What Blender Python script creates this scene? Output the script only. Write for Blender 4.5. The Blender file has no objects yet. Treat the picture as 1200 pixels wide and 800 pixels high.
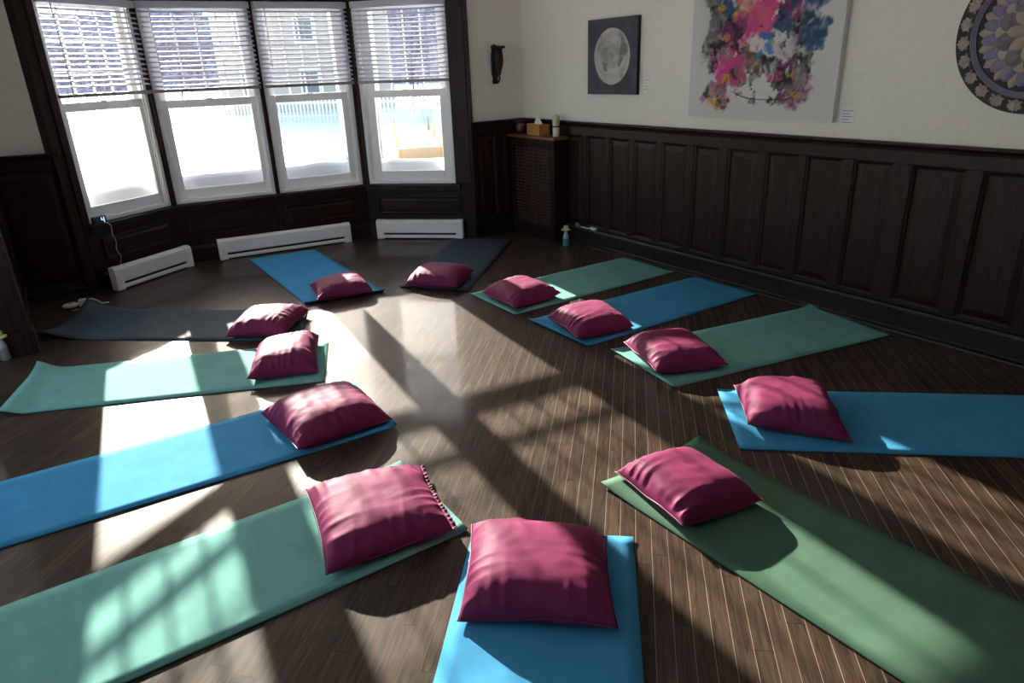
import bpy, bmesh, math, random
import numpy as np
from mathutils import Vector, Matrix, noise
random.seed(7)
C = bpy.context.scene.collection
R = math.radians

# ------------------------------------------------------------------ materials
def new_mat(name):
    m = bpy.data.materials.new(name); m.use_nodes = True
    nt = m.node_tree; b = nt.nodes['Principled BSDF']
    return m, nt, b
def setp(b, **k):
    for key, v in k.items():
        b.inputs[key.replace('_', ' ')].default_value = v
def rgba(c): return (c[0], c[1], c[2], 1)
def plain(name, col, rough=.5, spec=.5, metal=0, coat=0, bump=0, scale=60, vary=0):
    m, nt, b = new_mat(name)
    setp(b, Base_Color=rgba(col), Roughness=rough, Metallic=metal)
    b.inputs['Specular IOR Level'].default_value = spec
    b.inputs['Coat Weight'].default_value = coat
    tc = nt.nodes.new('ShaderNodeTexCoord'); n = nt.nodes.new('ShaderNodeTexNoise')
    n.inputs['Scale'].default_value = scale; n.inputs['Detail'].default_value = 4
    nt.links.new(tc.outputs['Object'], n.inputs['Vector'])
    if bump:
        bp = nt.nodes.new('ShaderNodeBump'); bp.inputs['Strength'].default_value = bump; bp.inputs['Distance'].default_value = .004
        nt.links.new(n.outputs['Fac'], bp.inputs['Height']); nt.links.new(bp.outputs['Normal'], b.inputs['Normal'])
    if vary:
        cr = nt.nodes.new('ShaderNodeValToRGB')
        cr.color_ramp.elements[0].position = .3; cr.color_ramp.elements[1].position = .7
        cr.color_ramp.elements[0].color = rgba([x*(1-vary) for x in col]); cr.color_ramp.elements[1].color = rgba([min(1, x*(1+vary)) for x in col])
        nt.links.new(n.outputs['Fac'], cr.inputs['Fac']); nt.links.new(cr.outputs['Color'], b.inputs['Base Color'])
    return m
def wood(name, c0, c1, rough=.35, stretch=(14, 14, 1.2), spec=.5, bump=.15):
    m, nt, b = new_mat(name); N = nt.nodes; L = nt.links
    tc = N.new('ShaderNodeTexCoord'); mp = N.new('ShaderNodeMapping'); mp.inputs['Scale'].default_value = stretch
    n = N.new('ShaderNodeTexNoise'); n.inputs['Scale'].default_value = 6; n.inputs['Detail'].default_value = 8; n.inputs['Distortion'].default_value = .6
    cr = N.new('ShaderNodeValToRGB'); cr.color_ramp.elements[0].position = .32; cr.color_ramp.elements[1].position = .72
    cr.color_ramp.elements[0].color = rgba(c0); cr.color_ramp.elements[1].color = rgba(c1)
    L.new(tc.outputs['Object'], mp.inputs['Vector']); L.new(mp.outputs['Vector'], n.inputs['Vector'])
    L.new(n.outputs['Fac'], cr.inputs['Fac']); L.new(cr.outputs['Color'], b.inputs['Base Color'])
    bp = N.new('ShaderNodeBump'); bp.inputs['Strength'].default_value = bump; bp.inputs['Distance'].default_value = .003
    L.new(n.outputs['Fac'], bp.inputs['Height']); L.new(bp.outputs['Normal'], b.inputs['Normal'])
    setp(b, Roughness=rough); b.inputs['Specular IOR Level'].default_value = spec
    return m

M = {}
M['wood'] = wood('dark_wood', (.006, .003, .0024), (.036, .0165, .0115), .44, (16, 16, .9), spec=.22)
M['wood_cap'] = wood('dark_wood_trim', (.008, .0046, .0036), (.028, .014, .010), .42, (1.5, 14, 14), spec=.3)
M['lattice'] = wood('lattice_wood', (.045, .026, .020), (.085, .050, .038), .4)
M['plaster'] = plain('plaster', (.80, .77, .68), .9, .2, bump=.08, scale=30, vary=.03)
M['ceiling'] = plain('ceiling_paint', (.88, .87, .84), .9, .2)
M['vinyl'] = plain('white_vinyl', (.86, .87, .88), .4)
M['heater'] = plain('white_enamel', (.86, .84, .83), .35)
M['black'] = plain('black_plastic', (.008, .008, .009), .4)
M['iron'] = plain('black_iron', (.010, .007, .006), .55, bump=.3, scale=90)
M['slat'] = plain('blind_slat', (.62, .62, .66), .5)
def slat_mat():
    m, nt, b = new_mat('blind_slat'); setp(b, Base_Color=(.66, .66, .72, 1), Roughness=.5)
    t = nt.nodes.new('ShaderNodeBsdfTranslucent'); t.inputs['Color'].default_value = (.62, .62, .70, 1); mx = nt.nodes.new('ShaderNodeMixShader'); mx.inputs[0].default_value = .28
    nt.links.new(b.outputs[0], mx.inputs[1]); nt.links.new(t.outputs[0], mx.inputs[2]); nt.links.new(mx.outputs[0], nt.nodes['Material Output'].inputs[0])
    return m
M['slat'] = slat_mat()
M['rail_grey'] = plain('blind_rail', (.26, .24, .25), .45)
M['cord'] = plain('white_cord', (.75, .73, .70), .5)
M['snow'] = plain('snow', (.86, .87, .90), .8, .2, bump=.25, scale=1.2)
M['picket'] = plain('picket_paint', (.82, .82, .82), .6)
M['bark'] = plain('bark', (.16, .13, .165), .9, .1, bump=.5, scale=12, vary=.3)
M['lumber'] = wood('raw_lumber', (.50, .30, .14), (.68, .44, .22), .7, (1.5, 14, 14))
M['tissue_box'] = wood('oak_veneer', (.42, .19, .05), (.56, .28, .09), .45, (2, 30, 30), bump=.05)
M['oak_top'] = wood('brown_top', (.16, .055, .022), (.26, .10, .04), .3, (2, 20, 20), bump=.05)
M['paper'] = plain('white_paper', (.80, .80, .80), .9)
M['ink'] = plain('grey_ink', (.25, .25, .28), .9)
M['wax'] = plain('pale_wax', (.62, .64, .36), .5)
M['wax_white'] = plain('cream_wax', (.66, .66, .52), .5)
M['teal_plastic'] = plain('teal_plastic', (.05, .30, .26), .35)
M['clear_plastic'] = plain('cloudy_plastic', (.45, .50, .52), .25)
M['yellow_cap'] = plain('yellow_cap', (.68, .64, .30), .45)
M['beige_plastic'] = plain('beige_plastic', (.70, .62, .50), .4)
M['grey_plastic'] = plain('grey_plastic', (.20, .20, .21), .5)
M['dark_liquid'] = plain('brown_filling', (.22, .12, .07), .4)

def glass_mat(name, tint=(1, 1, 1), ior=1.45):
    m = bpy.data.materials.new(name); m.use_nodes = True; nt = m.node_tree; N = nt.nodes; N.clear()
    o = N.new('ShaderNodeOutputMaterial'); mx = N.new('ShaderNodeMixShader'); t = N.new('ShaderNodeBsdfTransparent'); g = N.new('ShaderNodeBsdfGlossy')
    lw = N.new('ShaderNodeLayerWeight'); pw = N.new('ShaderNodeMath'); pw.operation = 'POWER'; pw.inputs[1].default_value = 5
    nt.links.new(lw.outputs['Facing'], pw.inputs[0]); f = N.new('ShaderNodeMath'); f.operation = 'MULTIPLY_ADD'; f.inputs[1].default_value = .93; f.inputs[2].default_value = .04
    nt.links.new(pw.outputs[0], f.inputs[0])
    t.inputs['Color'].default_value = rgba(tint); g.inputs['Roughness'].default_value = .02
    nt.links.new(f.outputs[0], mx.inputs[0]); nt.links.new(t.outputs[0], mx.inputs[1]); nt.links.new(g.outputs[0], mx.inputs[2]); nt.links.new(mx.outputs[0], o.inputs[0])
    return m
M['pane'] = glass_mat('window_glass', (.96, .97, .97))
M['tumbler'] = glass_mat('tumbler_glass', (.88, .84, .82))

def floor_mat():
    m, nt, b = new_mat('hardwood_floor'); N = nt.nodes; L = nt.links
    tc = N.new('ShaderNodeTexCoord'); mp = N.new('ShaderNodeMapping'); mp.vector_type = 'POINT'
    mp.inputs['Rotation'].default_value = (0, 0, R(-80))
    L.new(tc.outputs['Object'], mp.inputs['Vector'])
    sep = N.new('ShaderNodeSeparateXYZ'); L.new(mp.outputs['Vector'], sep.inputs[0])
    def math_(op, a, bb=None, cc=None):
        n = N.new('ShaderNodeMath'); n.operation = op
        for i, v in enumerate((a, bb, cc)):
            if v is None: continue
            if isinstance(v, (int, float)): n.inputs[i].default_value = v
            else: L.new(v, n.inputs[i])
        return n.outputs[0]
    W = .059
    u = math_('DIVIDE', sep.outputs['Y'], W); row = math_('FLOOR', u); fr = math_('SUBTRACT', u, row)
    wn = N.new('ShaderNodeTexWhiteNoise'); wn.noise_dimensions = '1D'; L.new(row, wn.inputs['W'])
    off = math_('MULTIPLY', wn.outputs['Value'], 1.3)
    v = math_('DIVIDE', math_('ADD', sep.outputs['X'], off), .72); col = math_('FLOOR', v); fv = math_('SUBTRACT', v, col)
    cell = N.new('ShaderNodeCombineXYZ'); L.new(row, cell.inputs[0]); L.new(col, cell.inputs[1])
    wn2 = N.new('ShaderNodeTexWhiteNoise'); wn2.noise_dimensions = '3D'; L.new(cell.outputs[0], wn2.inputs['Vector'])
    # gaps between boards: along the sides (pale glint painted in) and at butt ends (dark)
    d1 = math_('MULTIPLY', math_('MINIMUM', fr, math_('SUBTRACT', 1, fr)), W)
    d2 = math_('MULTIPLY', math_('MINIMUM', fv, math_('SUBTRACT', 1, fv)), .72)
    gap = math_('LESS_THAN', d1, .0011); butt = math_('LESS_THAN', d2, .0012)
    # some gaps show more strongly than others
    gn = N.new('ShaderNodeTexNoise'); gn.inputs['Scale'].default_value = 2.2; gn.inputs['Detail'].default_value = 3; L.new(mp.outputs['Vector'], gn.inputs['Vector'])
    # grain
    gm = N.new('ShaderNodeMapping'); gm.inputs['Scale'].default_value = (2.5, 42, 1); L.new(mp.outputs['Vector'], gm.inputs['Vector'])
    addv = N.new('ShaderNodeVectorMath'); addv.operation = 'ADD'; L.new(gm.outputs['Vector'], addv.inputs[0])
    sc = N.new('ShaderNodeVectorMath'); sc.operation = 'SCALE'; sc.inputs['Scale'].default_value = 37; L.new(wn2.outputs['Color'], sc.inputs[0]); L.new(sc.outputs[0], addv.inputs[1])
    g = N.new('ShaderNodeTexNoise'); g.inputs['Scale'].default_value = 2.2; g.inputs['Detail'].default_value = 8; g.inputs['Distortion'].default_value = 1.0; L.new(addv.outputs[0], g.inputs['Vector'])
    cr = N.new('ShaderNodeValToRGB'); cr.color_ramp.elements[0].position = .3; cr.color_ramp.elements[1].position = .72
    cr.color_ramp.elements[0].color = (.023, .015, .010, 1); cr.color_ramp.elements[1].color = (.078, .051, .033, 1)
    L.new(g.outputs['Fac'], cr.inputs['Fac'])
    hsv = N.new('ShaderNodeHueSaturation'); L.new(cr.outputs['Color'], hsv.inputs['Color'])
    L.new(math_('MULTIPLY_ADD', wn2.outputs['Value'], .45, .78), hsv.inputs['Value'])
    L.new(math_('MULTIPLY_ADD', wn.outputs['Value'], .02, .49), hsv.inputs['Hue'])
    mix1 = N.new('ShaderNodeMix'); mix1.data_type = 'RGBA'
    L.new(math_('MULTIPLY', gap, math_('MULTIPLY_ADD', gn.outputs['Fac'], .9, .25)), mix1.inputs[0]); L.new(hsv.outputs['Color'], mix1.inputs[6]); gap_glint = N.new('ShaderNodeMapRange'); gap_glint.interpolation_type = 'SMOOTHSTEP'; gap_glint.inputs['From Min'].default_value = -.25; gap_glint.inputs['From Max'].default_value = .55
    so_ = N.new('ShaderNodeSeparateXYZ'); L.new(tc.outputs['Object'], so_.inputs[0]); L.new(so_.outputs['X'], gap_glint.inputs['Value'])
    gc = N.new('ShaderNodeMix'); gc.data_type = 'RGBA'; L.new(gap_glint.outputs[0], gc.inputs[0]); gc.inputs[6].default_value = (.016, .011, .008, 1); gc.inputs[7].default_value = (.34, .26, .21, 1)  # gap colour pales with X: light caught on board edges, put into colour
    L.new(gc.outputs[2], mix1.inputs[7])
    mix2 = N.new('ShaderNodeMix'); mix2.data_type = 'RGBA'; L.new(butt, mix2.inputs[0]); L.new(mix1.outputs[2], mix2.inputs[6]); mix2.inputs[7].default_value = (.008, .006, .005, 1)
    L.new(mix2.outputs[2], b.inputs['Base Color'])
    # worn finish
    wr = N.new('ShaderNodeTexNoise'); wr.inputs['Scale'].default_value = 3.5; wr.inputs['Detail'].default_value = 6; L.new(mp.outputs['Vector'], wr.inputs['Vector'])
    rr = math_('MULTIPLY_ADD', wr.outputs['Fac'], .2, .30)
    rr = math_('ADD', rr, math_('MULTIPLY', g.outputs['Fac'], .08))
    rr = math_('MAXIMUM', rr, math_('MULTIPLY', gap, .5))
    L.new(rr, b.inputs['Roughness'])
    hgt = math_('SUBTRACT', math_('MULTIPLY', g.outputs['Fac'], .25), math_('MAXIMUM', gap, butt))
    bp = N.new('ShaderNodeBump'); bp.inputs['Strength'].default_value = .28; bp.inputs['Distance'].default_value = .0015
    L.new(hgt, bp.inputs['Height']); L.new(bp.outputs['Normal'], b.inputs['Normal'])
    b.inputs['IOR'].default_value = 1.16
    b.inputs['Coat Weight'].default_value = .55; b.inputs['Coat IOR'].default_value = 1.25; b.inputs['Coat Roughness'].default_value = .09
    bp2 = N.new('ShaderNodeBump'); bp2.inputs['Strength'].default_value = .10; bp2.inputs['Distance'].default_value = .0015
    L.new(hgt, bp2.inputs['Height']); L.new(bp2.outputs['Normal'], b.inputs['Coat Normal'])
    return m
M['floor'] = floor_mat()

def mat_rubber(name, col, rough=.8, rib=260, wave=.25, spec=.12):
    m, nt, b = new_mat(name); N = nt.nodes; L = nt.links
    uv = N.new('ShaderNodeUVMap'); uv.uv_map = 'UVMap'
    w = N.new('ShaderNodeTexWave'); w.wave_type = 'BANDS'; w.bands_direction = 'X'; w.inputs['Scale'].default_value = rib/6.283*2; w.inputs['Distortion'].default_value = .4
    w2 = N.new('ShaderNodeTexWave'); w2.wave_type = 'BANDS'; w2.bands_direction = 'Y'; w2.inputs['Scale'].default_value = rib/6.283*1.4
    L.new(uv.outputs[0], w.inputs['Vector']); L.new(uv.outputs[0], w2.inputs['Vector'])
    n = N.new('ShaderNodeTexNoise'); n.inputs['Scale'].default_value = 7; n.inputs['Detail'].default_value = 6; L.new(uv.outputs[0], n.inputs['Vector'])
    cr = N.new('ShaderNodeValToRGB'); cr.color_ramp.elements[0].position = .25; cr.color_ramp.elements[1].position = .75
    cr.color_ramp.elements[0].color = rgba([x*.88 for x in col]); cr.color_ramp.elements[1].color = rgba([min(1, x*1.10) for x in col])
    L.new(n.outputs['Fac'], cr.inputs['Fac']); L.new(cr.outputs['Color'], b.inputs['Base Color'])
    ad = N.new('ShaderNodeMath'); ad.operation = 'MULTIPLY'; L.new(w.outputs['Fac'], ad.inputs[0]); L.new(w2.outputs['Fac'], ad.inputs[1])
    bp = N.new('ShaderNodeBump'); bp.inputs['Strength'].default_value = wave; bp.inputs['Distance'].default_value = .0012
    L.new(ad.outputs[0], bp.inputs['Height']); L.new(bp.outputs['Normal'], b.inputs['Normal'])
    setp(b, Roughness=rough, IOR=1.09)
    return m
M['mat_teal'] = mat_rubber('teal_mat_foam', (.165, .37, .325))
M['mat_blue'] = mat_rubber('blue_mat_foam', (.062, .275, .475))
M['mat_slate'] = mat_rubber('slate_mat_foam', (.052, .074, .085), .6)
M['mat_green'] = mat_rubber('moss_mat_foam', (.080, .150, .102), .7, wave=.35)

def satin():
    m, nt, b = new_mat('plum_satin'); N = nt.nodes; L = nt.links
    tc = N.new('ShaderNodeTexCoord')
    n = N.new('ShaderNodeTexNoise'); n.inputs['Scale'].default_value = 5; n.inputs['Detail'].default_value = 5; L.new(tc.outputs['Object'], n.inputs['Vector'])
    cr = N.new('ShaderNodeValToRGB'); cr.color_ramp.elements[0].color = (.155, .020, .064, 1); cr.color_ramp.elements[1].color = (.21, .032, .092, 1)
    L.new(n.outputs['Fac'], cr.inputs['Fac']); L.new(cr.outputs['Color'], b.inputs['Base Color'])
    # slub weave
    mp = N.new('ShaderNodeMapping'); mp.inputs['Scale'].default_value = (300, 22, 22); L.new(tc.outputs['Object'], mp.inputs['Vector'])
    n2 = N.new('ShaderNodeTexNoise'); n2.inputs['Scale'].default_value = 1; n2.inputs['Detail'].default_value = 3; L.new(mp.outputs['Vector'], n2.inputs['Vector'])
    n3 = N.new('ShaderNodeTexNoise'); n3.inputs['Scale'].default_value = 26; n3.inputs['Detail'].default_value = 4; L.new(tc.outputs['Object'], n3.inputs['Vector'])
    ad = N.new('ShaderNodeMath'); ad.operation = 'MULTIPLY_ADD'; ad.inputs[1].default_value = .12; L.new(n2.outputs['Fac'], ad.inputs[0]); L.new(n3.outputs['Fac'], ad.inputs[2])
    bp = N.new('ShaderNodeBump'); bp.inputs['Strength'].default_value = .3; bp.inputs['Distance'].default_value = .003
    L.new(ad.outputs[0], bp.inputs['Height']); L.new(bp.outputs['Normal'], b.inputs['Normal'])
    setp(b, Roughness=.58, IOR=1.13)
    b.inputs['Sheen Weight'].default_value = .03; b.inputs['Sheen Tint'].default_value = (1, .55, .75, 1); b.inputs['Sheen Roughness'].default_value = .4
    return m
M['satin'] = satin()
M['seam'] = plain('plum_seam', (.12, .016, .05), .55)

# ------------------------------------------------------------------ helpers
def mesh_obj(name, bm, mat, parent=None, smooth=False, world=None, bevel=0, seg=2):
    me = bpy.data.meshes.new(name); bm.normal_update(); bm.to_mesh(me); bm.free()
    o = bpy.data.objects.new(name, me); C.objects.link(o)
    mats = mat if isinstance(mat, (list, tuple)) else [mat]
    for mm in mats: me.materials.append(mm)
    if smooth: me.polygons.foreach_set('use_smooth', [True]*len(me.polygons))
    if bevel:
        md = o.modifiers.new('Bevel', 'BEVEL'); md.width = bevel; md.segments = seg; md.limit_method = 'ANGLE'
    if parent: o.parent = parent
    elif world is not None: o.matrix_world = world
    return o
def empty(name, label=None, cat=None, group=None, world=None, kind=None):
    o = bpy.data.objects.new(name, None); C.objects.link(o)
    if world is not None: o.matrix_world = world
    tag(o, label, cat, group, kind); return o
def tag(o, label=None, cat=None, group=None, kind=None):
    if label: o['label'] = label
    if cat: o['category'] = cat
    if group: o['group'] = group
    if kind: o['kind'] = kind
    return o
def box(bm, x0, x1, y0, y1, z0, z1, mi=0):
    v = [bm.verts.new(p) for p in ((x0,y0,z0),(x1,y0,z0),(x1,y1,z0),(x0,y1,z0),(x0,y0,z1),(x1,y0,z1),(x1,y1,z1),(x0,y1,z1))]
    for f in ((3,2,1,0),(4,5,6,7),(0,1,5,4),(1,2,6,5),(2,3,7,6),(3,0,4,7)):
        bm.faces.new([v[i] for i in f]).material_index = mi
def lathe(bm, prof, n=24, c=(0,0,0), mi=0, cap=True):
    rings = []
    for r, z in prof:
        rings.append([bm.verts.new((c[0]+r*math.cos(2*math.pi*i/n), c[1]+r*math.sin(2*math.pi*i/n), c[2]+z)) for i in range(n)])
    for a, b in zip(rings, rings[1:]):
        for i in range(n):
            bm.faces.new((a[i], a[(i+1) % n], b[(i+1) % n], b[i])).material_index = mi
    if cap:
        bm.faces.new(rings[0][::-1]).material_index = mi; bm.faces.new(rings[-1]).material_index = mi
def tube(bm, pts, r, n=8):
    pts = [Vector(p) for p in pts]; rings = []
    rs = r if isinstance(r, (list, tuple)) else [r]*len(pts)
    for i, p in enumerate(pts):
        t = (pts[min(i+1, len(pts)-1)]-pts[max(i-1, 0)]).normalized()
        a = Vector((0,0,1)) if abs(t.z) < .9 else Vector((1,0,0))
        s = t.cross(a).normalized(); u = s.cross(t)
        rings.append([bm.verts.new(p+(s*math.cos(2*math.pi*k/n)+u*math.sin(2*math.pi*k/n))*rs[i]) for k in range(n)])
    for a, b in zip(rings, rings[1:]):
        for i in range(n): bm.faces.new((a[i], a[(i+1) % n], b[(i+1) % n], b[i]))
    bm.faces.new(rings[0][::-1]); bm.faces.new(rings[-1])
def prism(bm, poly, x0, x1):
    """poly in (y,z), extruded along x"""
    a = [bm.verts.new((x0, y, z)) for y, z in poly]; b = [bm.verts.new((x1, y, z)) for y, z in poly]
    n = len(poly)
    for i in range(n): bm.faces.new((a[i], a[(i+1) % n], b[(i+1) % n], b[i]))
    bm.faces.new(a[::-1]); bm.faces.new(b)
    bmesh.ops.recalc_face_normals(bm, faces=bm.faces)
def frame(A, B, s=0, o=0, z=0, rot=0):
    """local frame on a wall from A to B: x along the wall, y outward, z up; room at y<0"""
    A = Vector(A); B = Vector(B); d = (B-A).normalized(); n = Vector((-d.y, d.x))
    p = A+d*s+n*o; h = math.atan2(d.y, d.x)+rot
    return Matrix.Translation((p.x, p.y, z)) @ Matrix.Rotation(h, 4, 'Z')
B_ = bmesh.new
def place(world, x, y, z, rot=0): return world @ Matrix.Translation((x, y, z)) @ Matrix.Rotation(rot, 4, 'Z')

# ------------------------------------------------------------------ plan of the room
P0, P1, P2, P3 = (-3.506, 5.806), (-3.158, 6.632), (-1.490, 7.494), (-.461, 7.304)
S0, S1 = (-.352, 7.290), (.216, 7.679)
wdir = Vector((.5496, -.8355)); wn_ = Vector((.8355, .5496)); W0 = Vector((.788, 6.811))
def WP(t, n): p = W0+wdir*t+wn_*n; return (p.x, p.y)
dl = (Vector(P1)-Vector(P0)).normalized(); Q = Vector(P0)-dl*.07
hq = R(25); Qd = Vector((math.cos(hq), math.sin(hq)))
Q0 = Q-Qd*.62
FL, FM, FR = frame(P0, P1), frame(P1, P2), frame(P2, P3)
FW = frame(W0, WP(1, 0)); FS = frame(S0, S1); FQ = frame(Q0, Q)
H = 2.95
LL, LM, LR = .896, 1.877, 1.0464
LW_N = -4.73     # plane of the short left wall, in n
back_t = 8.2; LN = -6.4

# floor / ceiling
poly = [WP(-1.041, .12), WP(back_t, .12), WP(back_t, LN), WP(-2.2, LN), (Q0.x-1.2*Qd.x, Q0.y-1.2*Qd.y+.3),
        (Q.x-.02, Q.y+.15), (P0[0]-.12, P0[1]+.06), (P1[0]-.06, P1[1]+.12), (P2[0], P2[1]+.14), (P3[0], P3[1]+.14), (S0[0]-.02, S0[1]+.13), (S1[0]+.02, S1[1]+.13)]
bm = B_(); f = bm.faces.new([bm.verts.new((x, y, 0)) for x, y in poly]); bm.normal_update()
if f.normal.z < 0: f.normal_flip()
g = bmesh.ops.extrude_face_region(bm, geom=[f]); bmesh.ops.translate(bm, verts=[v for v in g['geom'] if isinstance(v, bmesh.types.BMVert)], vec=(0,0,0))
bmesh.ops.translate(bm, verts=[v for v in bm.verts if v.index < 0 or True][:len(poly)], vec=(0,0,-.1))
bmesh.ops.recalc_face_normals(bm, faces=bm.faces)
tag(mesh_obj('floor', bm, M['floor']), kind='structure')
bm = B_(); vs = [bm.verts.new((x, y, H)) for x, y in poly]; v2 = [bm.verts.new((x, y, H+.15)) for x, y in poly]
bm.faces.new(vs); bm.faces.new(v2[::-1])
for i in range(len(vs)): bm.faces.new((vs[i], vs[(i+1) % len(vs)], v2[(i+1) % len(vs)], v2[i]))
bmesh.ops.recalc_face_normals(bm, faces=bm.faces)
tag(mesh_obj('ceiling', bm, M['ceiling']), kind='structure')

# plain walls
def wall(name, fr, x0, x1, y0=0, y1=.14, z0=0, z1=H, m='plaster'):
    bm = B_(); box(bm, x0, x1, y0, y1, z0, z1); return tag(mesh_obj(name, bm, M[m], world=fr), kind='structure')
wall('wall_right', FW, -1.25, back_t+.1)
wall('wall_corner', FS, .0, .78)
wall('wall_back_left', FQ, -1.2, .62)
fb = frame(WP(back_t, 0), WP(back_t, LN)); wall('wall_behind', fb, -.1, 6.6)
ff = frame(WP(back_t, LN), WP(-2.2, LN)); # row of tall windows added in the unseen left wall, to brighten the room
bm = B_(); xw = [4.5+i*2.0 for i in range(3)]; zs_, zh_ = .25, 2.80
box(bm, -.1, 10.6, 0, .14, 0, zs_); box(bm, -.1, 10.6, 0, .14, zh_, H)
ed = [-.1]+[v for a in xw for v in (a, a+1.88)]+[10.6]
for i in range(0, len(ed), 2): box(bm, ed[i], ed[i+1], 0, .14, zs_, zh_)
tag(mesh_obj('wall_far_left', bm, M['plaster'], world=ff), kind='structure')
for i, a in enumerate(xw):
    root = empty('window_%d' % (i+5), kind='structure', world=place(ff, a, 0, 0)); w = 1.88  # unseen window added for fill light
    bm = B_()
    for (x0, x1, z0, z1) in ((0, .05, zs_, zh_), (w-.05, w, zs_, zh_), (w/2-.03, w/2+.03, zs_+.05, zh_-.05), (.05, w-.05, zs_, zs_+.05), (.05, w-.05, zh_-.05, zh_)): box(bm, x0, x1, .03, .10, z0, z1)
    fo_ = mesh_obj('window_frame', bm, M['vinyl'], root)
    bm = B_(); box(bm, .05, w-.05, .062, .066, zs_+.05, zh_-.05); mesh_obj('glass', bm, M['pane'], root)
# far part of the back wall beyond the left return
wall('wall_far_back', frame((WP(-2.2, LN)[0], WP(-2.2, LN)[1]), (Q0.x-1.1*Qd.x, Q0.y-1.1*Qd.y)), -.1, (Vector((Q0.x-1.1*Qd.x, Q0.y-1.1*Qd.y))-Vector(WP(-2.2, LN))).length+.1)
# short return wall on the left, panelled, ending in a post
fl = frame(WP(-.17, LW_N), WP(-1.75, LW_N))          # x runs away from the camera, outward is to the left
wall('wall_left', fl, 0, 1.75, .02, .30)
def wainscot(name, fr, x0, x1, panels, zcap=1.17, base=.17, pz=(.19, 1.045), depth=.03, ledge=.045, stiles=True):
    """dark panelling: frame mesh with cap and baseboard, each panel a raised-field child"""
    root = empty(name, kind='structure', world=fr)
    bm = B_()
    box(bm, x0, x1, -.008, -.001, 0, zcap-.02)
    box(bm, x0, x1, -depth, -.008, pz[1], zcap-.045)                 # top rail
    prism(bm, [(0, zcap-.05), (-depth-.006, zcap-.05), (-depth-.012, zcap-.03), (-depth-.03, zcap-.015), (-depth-.03, zcap), (0, zcap)], x0, x1)
    box(bm, x0, x1, -depth, -.008, base, pz[0])
    xs = [x0]
    for a, b in panels: xs += [a, b]
    xs.append(x1)
    for i in range(0, len(xs), 2):
        if xs[i+1] > xs[i]: box(bm, xs[i], xs[i+1], -depth, -.008, pz[0], pz[1])
    mesh_obj('panel_frame', bm, M['wood'], root, bevel=.003)
    bm = B_()
    prism(bm, [(0, 0), (-depth-.016, 0), (-depth-.016, .02), (-depth-.010, .03), (-depth-.010, base-.03), (-depth-ledge+.012, base-.018), (-depth-ledge+.02, base), (0, base)], x0, x1)
    mesh_obj('baseboard', bm, M['wood_cap'], root)
    bm = B_()
    prism(bm, [(-depth-.016, 0), (-depth-.034, 0), (-depth-.031, .011), (-depth-.016, .020)], x0, x1)
    mesh_obj('shoe_moulding', bm, M['wood_cap'], root)
    for a, b in panels:
        if b-a < .06: continue
        bm = B_()
        box(bm, a, b, -.012, -.008, pz[0], pz[1])
        def ring(i, y): return [bm.verts.new(p) for p in ((a+i, y, pz[0]+i), (b-i, y, pz[0]+i), (b-i, y, pz[1]-i), (a+i, y, pz[1]-i))]
        r1, r2, r3, r4 = ring(.002, -.026), ring(.016, -.020), ring(.022, -.012), ring(.062, -.023)
        for p, q in ((r1, r2), (r2, r3), (r3, r4)):
            for i in range(4): bm.faces.new((p[i], p[(i+1) % 4], q[(i+1) % 4], q[i]))
        bm.faces.new(r4)
        bmesh.ops.recalc_face_normals(bm, faces=bm.faces)
        mesh_obj('panel', bm, M['wood'], root)
    return root
pan = [(-.96, -.72), (-.64, -.37), (-.30, -.04), (.021, .286), (.345, .603), (.666, .935), (1.0, 1.275), (1.352, 1.604), (1.688, 1.962), (2.034, 2.292), (2.354, 2.632), (2.697, 2.958), (3.071, 3.380), (3.465, 3.775)]
x = 3.86
while x < 8.0: pan.append((x, x+.31)); x += .395
wainscot('trim_1', FW, -1.03, back_t, pan)
wainscot('trim_2', FS, .0, .66, [(.06, .30), (.36, .60)])
wainscot('trim_3', FQ, -.9, .60, [(-.8, -.42), (-.34, .02), (.10, .535)], pz=(.10, 1.05), base=.08)
wainscot('trim_4', place(fl, 0, .02, 0), .24, 1.6, [(.36, .72), (.84, 1.20)])
bm = B_(); box(bm, -.02, .16, -.045, .33, .16, H-.01); box(bm, -.045, .18, -.065, .35, 0, .16); box(bm, -.035, .17, -.055, .34, 1.12, 1.17)
tag(mesh_obj('trim_5', bm, M['wood'], world=fl, bevel=.006), kind='structure')

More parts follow.
